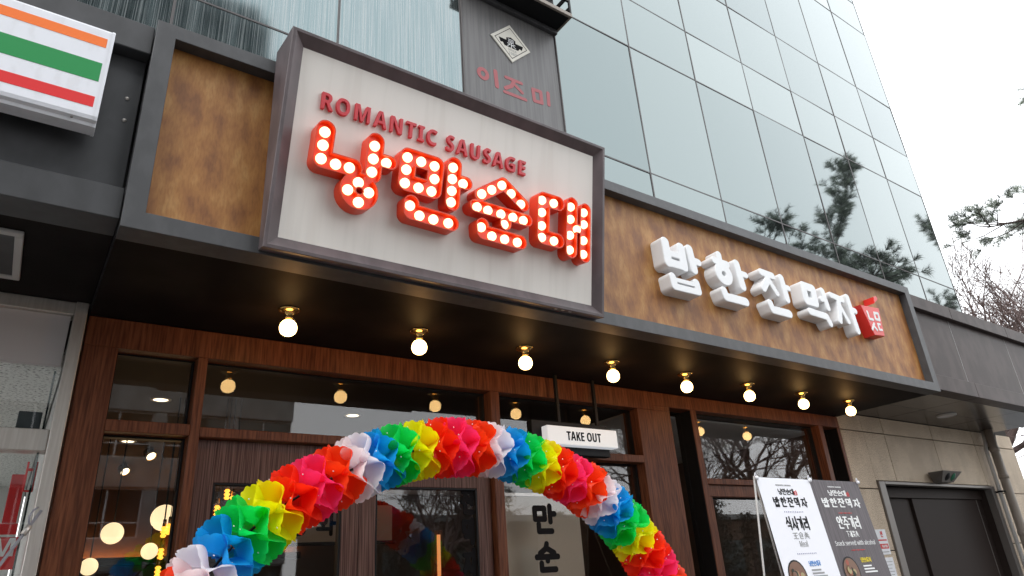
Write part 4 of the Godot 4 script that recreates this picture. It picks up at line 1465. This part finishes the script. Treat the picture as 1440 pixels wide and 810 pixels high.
func build_white_letters() -> void:
	var t := thing("white_sign_letters", "thick white raised lettering on the rust panel right of the marquee", "sign letters")
	var L := [
		[[[[3.935, 3.995], [3.938, 3.815]], 0.04], [[[4.118, 3.985], [4.122, 3.812]], 0.04], [[[3.95, 3.9], [4.11, 3.9]], 0.026], [[[3.945, 3.815], [4.118, 3.813]], 0.034],
			[[[4.225, 3.998], [4.243, 3.812]], 0.037], [[[4.245, 3.897], [4.315, 3.893]], 0.03],
			[[[3.956, 3.69], [3.965, 3.615]], 0.034], [[[4.236, 3.69], [4.244, 3.62]], 0.034], [[[3.965, 3.67], [4.236, 3.672]], 0.019], [[[3.97, 3.606], [4.24, 3.611]], 0.027]],
		[[[[4.61, 4.035], [4.61, 3.96]], 0.03], [[[4.53, 3.965], [4.7, 3.96]], 0.03], [ring_pts(4.628, 3.857, 0.07, 0.066), 0.038, true], [[[4.838, 3.998], [4.864, 3.782]], 0.037], [[[4.86, 3.91], [4.94, 3.908]], 0.028], [[[4.583, 3.69], [4.598, 3.638], [4.86, 3.638]], 0.036]],
		[[[[5.19, 3.992], [5.352, 3.986]], 0.033], [[[5.275, 3.98], [5.255, 3.92], [5.172, 3.83]], 0.033], [[[5.27, 3.945], [5.365, 3.812]], 0.027], [[[5.488, 3.995], [5.508, 3.782]], 0.035], [[[5.51, 3.907], [5.572, 3.905]], 0.027], [[[5.218, 3.69], [5.24, 3.634], [5.486, 3.634]], 0.036]],
		[[[[5.838, 3.987], [5.99, 3.983], [5.985, 3.83], [5.83, 3.832]], 0.04, true], [[[6.158, 3.99], [6.184, 3.82]], 0.035], [[[6.105, 3.895], [6.16, 3.899]], 0.027], [[[5.85, 3.722], [6.12, 3.714], [6.152, 3.648]], 0.034]],
		[[[[6.3, 3.976], [6.5, 3.96]], 0.031], [[[6.425, 3.95], [6.405, 3.86], [6.352, 3.71]], 0.031], [[[6.418, 3.89], [6.508, 3.725]], 0.026], [[[6.612, 4.008], [6.642, 3.646]], 0.034], [[[6.64, 3.88], [6.7, 3.872]], 0.029]],
	]
	for s in L:
		obj("letter", solid_letter(fatten(s, 1.16), 1.1702, 1.29, 0.005), M.white, t)
	var p := thing("red_pot_emblem", "red pot shaped emblem with white characters at the lettering's end", "emblem")
	obj("pot", solid_shape([poly_mm([[6.848, 3.972], [7.225, 3.998], [7.178, 3.672], [6.968, 3.655]])], [], 1.1702, 1.285, 0.005), M.pot_red, p)
	obj("lid_knob", solid_shape([poly_mm([[7.18, 4.122], [7.245, 4.143], [7.268, 4.118], [7.255, 4.1], [7.165, 4.045]])], [], 1.1702, 1.285, 0.005), M.pot_red, p)
	obj("lettering", solid_letter([[[[6.945, 3.91], [6.95, 3.83], [7.02, 3.833]], 0.014], [[[7.085, 3.92], [7.165, 3.925], [7.16, 3.85], [7.08, 3.848]], 0.014, true], [[[7.02, 3.79], [6.95, 3.715]], 0.013], [[[6.99, 3.765], [7.045, 3.72]], 0.013], [[[7.14, 3.8], [7.095, 3.797], [7.097, 3.733], [7.15, 3.738]], 0.012]], 1.2852, 1.289), M.print_white, p)


func fatten(strokes: Array, k: float) -> Array:
	var out := []
	for s in strokes:
		var c: Array = s.duplicate()
		c[1] = s[1] * k
		out.append(c)
	return out


func build_upper_panel() -> void:
	var t := thing("dark_sign_panel", "dark grey metal panel with faded red lettering between the glass panes", "signboard")
	bar("panel", Vector3(2.92, 4.45, -0.06), Vector3(4.175, 7.8, 0.0), M.panel_grey, t, 0.004)
	for x in [2.905, 4.18]:
		bar("edge_trim", Vector3(x, 4.45, -0.06), Vector3(x + 0.014, 7.8, 0.014), M.mullion, t, 0.002)
	for s in [[[ring_pts(3.146, 6.328, 0.052, 0.058), 0.022, true]], [[[[3.303, 6.43], [3.312, 6.235]], 0.024]],
			[[[[3.435, 6.41], [3.635, 6.412]], 0.02], [[[3.54, 6.405], [3.5, 6.32], [3.42, 6.262]], 0.022], [[[3.535, 6.36], [3.635, 6.29]], 0.02], [[[3.405, 6.208], [3.675, 6.212]], 0.02]],
			[[[[3.785, 6.4], [3.89, 6.408], [3.895, 6.26], [3.795, 6.25]], 0.022, true], [[[3.995, 6.435], [3.99, 6.275]], 0.022]]]:
		obj("faded_letter", solid_letter(s, 0.0, 0.003), M.ghost_red, t)
	var d := thing("diamond_placard", "cream diamond placard with a dark winged emblem on the grey panel", "placard", Vector3(3.53, 6.905, 0.002))
	obj("board", solid_shape([poly_mm([[0, 0.26], [0.262, 0], [0, -0.26], [-0.262, 0]])], [], 0.0, 0.012, 0.002), plain(0.68, 0.65, 0.58, 0.7), d)
	for r in [[0.215, 0.206]]:
		var o := [Vector2(0, r[0]), Vector2(r[0], 0), Vector2(0, -r[0]), Vector2(-r[0], 0)]
		var i := [Vector2(0, r[1]), Vector2(r[1], 0), Vector2(0, -r[1]), Vector2(-r[1], 0)]
		for k in 4:
			var q := (k + 1) % 4
			obj("border_line", solid_shape([poly_mm([[o[k].x, o[k].y], [o[q].x, o[q].y], [i[q].x, i[q].y], [i[k].x, i[k].y]])], [], 0.0121, 0.0135), M.ink, d)
	var em := obj("emblem", solid_shape([poly_mm([[-0.16, 0.055], [-0.06, 0.055], [-0.06, 0.09], [0.0, 0.115], [0.06, 0.09], [0.06, 0.055], [0.16, 0.055], [0.14, -0.005], [0.11, 0.005], [0.09, -0.03], [-0.09, -0.03], [-0.11, 0.005], [-0.14, -0.005]])], [], 0.0121, 0.0135), M.ink, d)
	em.position.y = -0.035
	var es := obj("emblem_strokes", solid_letter([[[[-0.035, 0.08], [0.035, 0.08]], 0.004], [[[-0.035, 0.06], [0.035, 0.06]], 0.004], [[[-0.035, 0.04], [0.035, 0.04]], 0.004], [[[0, 0.04], [0, -0.025]], 0.005], [[[-0.05, 0.02], [-0.015, 0.015], [-0.05, -0.02]], 0.004], [[[0.05, 0.02], [0.01, 0.01], [0.055, -0.02]], 0.004]], 0.0137, 0.0145), M.print_white, d)
	es.position.y = -0.035
	var s1 := obj("lettering", latin("Since", 0.034, 0.001, false), M.print_grey, d, Vector3(-0.047, -0.112, 0.0128))
	var s2 := obj("lettering", latin("1989", 0.036, 0.001, false), M.print_grey, d, Vector3(-0.045, -0.163, 0.0128))
	s1.position.y -= s1.mesh.get_aabb().position.y
	s2.position.y -= s2.mesh.get_aabb().position.y
	# the open box above the panel
	var b := thing("balcony_box", "black metal box frame jutting out above the grey panel", "sign box")
	bar("base_plate", Vector3(2.96, 7.4, 0.0), Vector3(4.2, 7.43, 0.28), M.black, b, 0.004)
	bar("front_rail", Vector3(2.96, 7.39, 0.27), Vector3(4.2, 7.445, 0.3), M.grey_pipe, b, 0.004)
	bar("side_rail", Vector3(4.2, 7.39, 0.0), Vector3(4.222, 7.445, 0.3), M.grey_pipe, b, 0.004)
	bar("wall_bracket", Vector3(2.96, 7.34, 0.0), Vector3(4.2, 7.399, 0.05), M.frame, b, 0.004)
	for x in [2.97, 3.6, 4.195]:
		bar("upright", Vector3(x, 7.446, 0.272), Vector3(x + 0.025, 8.6, 0.298), M.black, b, 0.003)
	for k in 4:
		bar("cross_rail", Vector3(2.96, 7.62 + k * 0.28, 0.273), Vector3(4.2, 7.64 + k * 0.28, 0.297), M.black, b, 0.003)
	bar("back_plate", Vector3(2.96, 7.43, 0.015), Vector3(4.19, 8.6, 0.05), M.black, b, 0.004)
	for k in 5:
		bar("side_slat", Vector3(4.2, 7.5 + k * 0.2, 0.06), Vector3(4.22, 7.56 + k * 0.2, 0.27), M.black, b, 0.003)


# ---------------------------------------------------------------- lamps
func build_lamps() -> void:
	var plate := lathe([[0.0, -0.0005], [0.066, -0.0005], [0.066, -0.006], [0.06, -0.013], [0.045, -0.018], [0.034, -0.027], [0.027, -0.04], [0.028, -0.055], [0.026, -0.066], [0.0, -0.067]], 28)
	var neck := lathe([[0.0, -0.06], [0.02, -0.06], [0.022, -0.068], [0.02, -0.078]], 20)
	var globe := lathe([[0.018, -0.07], [0.034, -0.078], [0.047, -0.095], [0.053, -0.117], [0.0505, -0.137], [0.042, -0.155], [0.026, -0.167], [0.0, -0.171]], 28)
	var words_ := ["nearest the left end of the canopy", "second from the canopy's left end", "third from the canopy's left end", "fourth from the left, above the take out sign", "fifth from the left, above the wide wooden post", "third from the canopy's right end", "second from the canopy's right end", "nearest the canopy's right end, by the granite wall"]
	for k in 8:
		var at := Vector3(1.185 + 0.894 * k, SOFFIT, 0.578)
		var t := thing("canopy_lamp", "lit round bulb on a brass base, " + words_[k], "lamp", at, "bulbs along the canopy soffit")
		obj("brass_base", plate, M.brass, t)
		obj("socket", neck, M.brass, t)
		obj("bulb", globe, M.bulb, t)
		var l := OmniLight3D.new()
		l.name = "bulb_light"
		l.light_color = Color(1.0, 0.62, 0.3)
		l.light_energy = 0.014
		l.light_size = 0.04
		l.omni_range = 10
		l.omni_attenuation = 2.0
		l.shadow_enabled = true
		l.position = Vector3(0, -0.117, 0)
		t.add_child(l)


func build_take_out() -> void:
	var t := thing("take_out_sign", "small white lightbox reading TAKE OUT hung from two black rods", "signboard", Vector3(3.41, 2.54, 0.0))
	bar("back_case", Vector3(-0.075, -0.045, 0.05), Vector3(0.755, 0.225, 0.12), M.black, t, 0.004)
	bar("light_face", Vector3(0.02, 0.018, 0.12), Vector3(0.785, 0.17, 0.2), M.box_light, t, 0.005)
	for x in [0.25, 0.68]:
		bar("rod", Vector3(x - 0.014, 0.225, 0.06), Vector3(x + 0.014, SOFFIT - 2.54, 0.088), M.black, t, 0.002)
	var o := obj("lettering", latin("TAKE OUT", 0.072, 0.004, true), M.ink, t)
	o.scale = Vector3(0.8, 1, 1)
	var bb: AABB = o.mesh.get_aabb()
	o.position = Vector3(0.405 - (bb.size.x * 0.5 + bb.position.x) * 0.8, 0.057 - bb.position.y, 0.2015)


# ---------------------------------------------------------------- the paper flower arch
func flower_mesh(seed_: int) -> ArrayMesh:
	var g := RandomNumberGenerator.new()
	g.seed = seed_
	var st := begin()
	st.set_smooth_group(0)
	var R := 0.168
	var n := 5
	var segs := 110
	var rings := 9
	for s in 2:
		var ph := g.randf() * 0.5 + s * PI
		var amps := []
		for k in n * 2:
			amps.append(g.randf_range(0.7, 1.25))
		var grid := []
		for i in rings + 1:
			var u := i / float(rings)
			var row := []
			for k in segs:
				var a := TAU * k / segs
				var w: float = n * a + ph
				var wv := sin(w)
				var fold := wv * 0.5 + asin(wv * 0.999) / 1.57 * 0.5
				var cell := int(floor(fposmod(w, TAU * n) / PI)) % (n * 2)
				var scal := 1.0 - 0.06 * pow(1.0 - absf(sin(a * 15.0)), 1.6)
				var r := 0.012 + (R * scal - 0.012) * u
				r *= 1.0 - 0.05 * absf(fold) * u
				var z: float = (s - 0.5) * 0.06 + 0.05 * pow(sin(pow(u, 1.2) * 2.45), 1.0) * fold * amps[cell]
				row.append(Vector3(r * cos(a), r * sin(a), z))
			grid.append(row)
		for i in rings:
			for k in segs:
				var k2 := (k + 1) % segs
				quad(st, grid[i][k], grid[i][k2], grid[i + 1][k2], grid[i + 1][k], Vector3.BACK)
	return done(st)


func staple_mesh(seed_: int) -> ArrayMesh:
	var g := RandomNumberGenerator.new()
	g.seed = seed_ + 500
	var st := begin()
	for k in 10:
		var a := TAU * (k + 0.35) / 10.0 + g.randf_range(-0.08, 0.08)
		var r := 0.135 + 0.008 * g.randf()
		add_box(st, Vector3(r * cos(a), r * sin(a), (0.058 if k % 2 == 0 else -0.058)), Vector3(0.006, 0.006, 0.004), 0.001)
	return done(st)


func build_arch() -> void:
	var t := thing("flower_arch", "rainbow garland arch of pleated scalloped plastic flowers before the doors", "garland arch", Vector3(0, 0, 1.2))
	var cv := Curve3D.new()
	var P := [Vector2(0.5, 0.0), Vector2(0.5, 0.7), Vector2(0.535, 1.15), Vector2(0.61, 1.45), Vector2(0.735, 1.67), Vector2(0.88, 1.83), Vector2(1.09, 1.985), Vector2(1.39, 2.135), Vector2(1.7, 2.232), Vector2(2.0, 2.268), Vector2(2.3, 2.25), Vector2(2.58, 2.182), Vector2(2.86, 2.075), Vector2(3.1, 1.915), Vector2(3.29, 1.72), Vector2(3.44, 1.5), Vector2(3.54, 1.2), Vector2(3.59, 0.75), Vector2(3.59, 0.0)]
	for i in P.size():
		var a: Vector2 = P[max(i - 1, 0)]
		var b: Vector2 = P[min(i + 1, P.size() - 1)]
		var tg := Vector3(b.x - a.x, b.y - a.y, 0) / 6.0
		cv.add_point(Vector3(P[i].x, P[i].y, 0), -tg, tg)
	cv.bake_interval = 0.02
	var total := cv.get_baked_length()
	var poles := []
	var k := 0.0
	while k < total:
		poles.append(cv.sample_baked(k))
		k += 0.06
	tube("core_pole", poles, 0.006, M.black, t, 8)
	var order := ["white", "blue", "green", "yellow", "red", "pink", "scarlet"]
	var step := 0.1185
	var anchor := cv.get_closest_offset(Vector3(1.395, 2.137, 0))
	var variants := []
	var staples := []
	for v in 7:
		variants.append(flower_mesh(100 + v))
		staples.append(staple_mesh(100 + v))
	var first := -int(anchor / step)
	for i in range(first, first + int(total / step) + 1):
		var off := anchor + i * step
		if off < 0.06 or off > total - 0.06:
			continue
		var p := cv.sample_baked(off)
		var d := (cv.sample_baked(off + 0.03) - cv.sample_baked(off - 0.03)).normalized()
		var c: String = order[posmod(i, 7)]
		var v := posmod(i * 3, 7)
		var o := obj("flower", variants[v], M.sheet[c], t, p)
		o.set_meta("label", c + " pleated flower")
		var yy := Vector3(0, 0, 1).rotated(d, rng.randf() * TAU)
		var zz := (d + Vector3(rng.randf_range(-1, 1), rng.randf_range(-1, 1), rng.randf_range(-1, 1)) * 0.06).normalized()
		var xx := yy.cross(zz).normalized()
		o.basis = Basis(xx, zz.cross(xx), zz) * rng.randf_range(0.96, 1.05)
		if p.y > 1.2:
			var sp := obj("staples", staples[v], M.print_white, o)
			sp.set_meta("kind", "stuff")


# ---------------------------------------------------------------- menu banners
func build_banners() -> void:
	var names := [["white menu banner with dark lettering hung on a thin stand", 4.553, 0.686, M.banner_white, M.ink, 0.06], ["dark purple grey menu banner with white lettering on a thin stand", 5.243, 0.715, M.banner_dark, M.print_white, 0.03]]
	for k in 2:
		var n: Array = names[k]
		var ink: Material = n[4]
		var w: float = n[2]
		var t := thing("menu_banner", n[0], "banner", Vector3(n[1], 0.0, 1.25))
		var o := Node3D.new()
		o.name = "sheet_holder"
		# a sheet that leans back a little; its local origin is the top left corner
		var hang := Transform3D(Basis.from_euler(Vector3(deg_to_rad(-6.5), 0, 0)), Vector3(0, 2.168, 0))
		hang.basis = hang.basis * Basis(Vector3(1, -0.004, 0), Vector3(n[5], 1, 0), Vector3(0, 0, 1)).orthonormalized()
		var st := begin()
		st.set_smooth_group(0)
		var H := 1.78
		var nx := 6
		var ny := 14
		for f in [0.0, -0.0012]:
			for i in nx:
				for j in ny:
					var q := []
					for e in [[0, 0], [1, 0], [1, 1], [0, 1]]:
						var u: float = (i + e[0]) / float(nx)
						var v: float = (j + e[1]) / float(ny)
						q.append(Vector3(u * w, -v * H, f))
					quad(st, q[0], q[1], q[2], q[3], Vector3(0, 0, 1.0 if f == 0.0 else -1.0))
		var sheet := obj("sheet", done(st), n[3], t)
		sheet.transform = hang
		var c := w * 0.5
		var put := func(called: String, mesh: Mesh, m: Material, cx: float, y: float, wide := 0.0):
			var x := obj(called, mesh, m, sheet)
			var bb := mesh.get_aabb()
			var sx: float = 1.0 if wide == 0.0 else wide / bb.size.x
			x.scale = Vector3(sx, 0.69, 1)
			x.position = Vector3(cx - (bb.position.x + bb.size.x * 0.5) * sx, (y - bb.position.y) * 0.69, 0.0012 - bb.position.z)
		put.call("lettering", latin("ROMANTIC SAUSAGE", 0.014, 0.001), M.print_grey if k == 0 else ink, c - 0.03, -0.085)
		put.call("lettering", words("nangmansundae", 0.062, 0.005, 0.0042, 0.001, false, 0.75), ink, c - 0.02, -0.185, 0.2 if k == 0 else 0.26)
		put.call("red_mark", solid_letter([[[[0, 0], [0.03, 0], [0.03, 0.035], [0, 0.035]], 0.004, true], [[[0.005, 0.02], [0.03, 0.02]], 0.003], [[[0.02, 0.045], [0.03, 0.05]], 0.003]], 0.0, 0.001), M.print_red, c + (0.1 if k == 0 else 0.135), -0.185)
		put.call("lettering", words("bap", 0.1, 0.022, 0.0066, 0.001, false, 0.66), ink, c, -0.32, 0.43 if k == 0 else 0.56)
		for y in [-0.375, -0.81] if k == 0 else [-0.385, -0.80]:
			if k == 0:
				for q in 11:
					put.call("dash", latin("x", 0.014, 0.0008), M.print_navy, c - 0.115 + 0.023 * q, y)
			else:
				put.call("rule", box_mesh(Vector3(0.2, 0.005, 0.001), 0.0002), M.print_red, c, y)
				for q in 3:
					put.call("dot", box_mesh(Vector3(0.012, 0.012, 0.001), 0.0002), M.print_red, c - 0.06 + 0.06 * q, y - 0.004)
		put.call("lettering", words("siksa" if k == 0 else "anju", 0.135, 0.009, 0.0078, 0.001, false, 0.52), ink, c, -0.565, 0.285 if k == 0 else 0.33)
		# the small Chinese line under it
		var han := []
		var glyphs := [[[[0, 0.9], [1, 0.9]], [[0.1, 0.5], [0.9, 0.5]], [[0, 0.05], [1, 0.05]], [[0.5, 0.9], [0.5, 0.05]]], [[[0.5, 1], [0, 0.7]], [[0.5, 1], [1, 0.7]], [[0.2, 0.6], [0.8, 0.6], [0.8, 0.3], [0.2, 0.3]], [[0.2, 0.6], [0.2, 0], [0.8, 0.0]]], [[[0, 0.55], [1, 0.55]], [[0.5, 1], [0.5, 0.5]], [[0.2, 0.9], [0.8, 0.65]], [[0.8, 0.9], [0.2, 0.65]], [[0.5, 0.5], [0, 0]], [[0.5, 0.45], [1, 0]], [[0, 0.3], [1, 0.3]]]]
		if k == 1:
			glyphs = [[[[0, 0.95], [1, 0.95]], [[0.5, 0.95], [0.5, 0]], [[0.5, 0.6], [0.85, 0.4]]], [[[0.1, 0.9], [0.2, 0.8]], [[0.05, 0.1], [0.2, 0.4]], [[0.35, 0.95], [1, 0.95]], [[0.4, 0.7], [0.4, 0], [0.95, 0], [0.95, 0.7], [0.4, 0.7]], [[0.4, 0.25], [0.95, 0.25]], [[0.6, 0.95], [0.6, 0.5]], [[0.78, 0.95], [0.78, 0.5]]], [[[0, 0.9], [1, 0.9]], [[0.3, 1], [0.3, 0.8]], [[0.7, 1], [0.7, 0.8]], [[0.1, 0.7], [0.9, 0.75]], [[0, 0.4], [1, 0.4]], [[0.5, 0.6], [0.5, 0]], [[0.5, 0.4], [0, 0]], [[0.5, 0.4], [1, 0]]], glyphs[2]]
		for q in glyphs.size():
			for s in glyphs[q]:
				var pts := []
				for p in s:
					pts.append([(p[0] * 0.78 + q) * 0.07, p[1] * 0.065])
				han.append([pts, 0.0032])
		put.call("lettering", solid_letter(han, 0.0, 0.001), M.print_grey if k == 0 else M.print_white, c, -0.655, 0.0 if k == 0 else 0.17)
		if k == 0:
			put.call("lettering", latin("Meal", 0.058, 0.001, false), M.print_grey, c, -0.735, 0.1)
		else:
			put.call("lettering", latin("Snack served with alcohol", 0.05, 0.001, false), M.print_white, c, -0.745, 0.58)
		put.call("lettering", words("guk" if k == 0 else "gui", 0.05, 0.004, 0.0034, 0.001, false, 0.55), M.print_blue if k == 0 else M.print_yellow, c + 0.06, -0.935, 0.15)
		for q in 3:
			put.call("text_line", box_mesh(Vector3(0.12 + 0.03 * q, 0.016, 0.001), 0.0002), M.print_grey if k == 0 else M.print_white, c + 0.055 + 0.015 * q, -0.98 - 0.032 * q)
		# printed bowl of food
		var bowl := func(cx: float, cy: float):
			obj("bowl_print", lathe_flat(0.112), M.black, sheet, Vector3(cx, cy, 0.0018))
			var dish := obj("dish_print", lathe_flat(0.1), M.soup, sheet, Vector3(cx, cy, 0.0022))
			for q in 12:
				var a := rng.randf() * TAU
				var r := rng.randf() * 0.075
				obj("food_print", lathe_flat(rng.randf_range(0.012, 0.028)), [M.soup_b, M.soup_c, M.evergreen, M.soup][q % 4], sheet, Vector3(cx + r * cos(a), cy + r * sin(a), 0.003 + 0.0004 * q))
		bowl.call(c - 0.19, -0.705)
		# corner clips, cross bar and the stand's poles
		for q in [0.0, w]:
			var cl := obj("clip", lathe([[0.0, 0.012], [0.012, 0.012], [0.016, 0.0], [0.012, -0.014], [0.0, -0.014]], 12), M.white_plastic, t)
			cl.position = hang * Vector3(q, -0.006, 0.006)
			tube("ring", [hang * Vector3(q - 0.014, 0.004, 0.0), hang * Vector3(q, 0.03, 0.004), hang * Vector3(q + 0.014, 0.004, 0.0), hang * Vector3(q + 0.006, -0.02, 0.004)], 0.0045, M.white_plastic, t, 8)
		var hub := Vector3(c, 1.0, -0.14)
		for q in [0.0, w]:
			tube("pole", [hang * Vector3(q, 0.0, -0.012), hub], 0.007, M.pale_pipe, t, 8)
			tube("pole", [hang * Vector3(q, -H, -0.004), hub], 0.007, M.pale_pipe, t, 8)
		tube("rear_leg", [hub, Vector3(c, 0.0, -0.6)], 0.008, M.pale_pipe, t, 8)
		tube("front_leg", [hub, Vector3(c, 0.0, 0.28)], 0.008, M.pale_pipe, t, 8)
		if k == 0:
			tube("side_pole", [hang * Vector3(-0.004, 0.01, -0.01), Vector3(-0.2, 0.0, -0.12)], 0.008, M.pale_pipe, t, 8)


func lathe_flat(r: float) -> ArrayMesh:
	var st := begin()
	for k in 20:
		var a := TAU * k / 20.0
		var b := TAU * (k + 1) / 20.0
		tri(st, Vector3.ZERO, Vector3(cos(a) * r, sin(a) * r, 0), Vector3(cos(b) * r, sin(b) * r, 0), Vector3.BACK)
	return done(st)
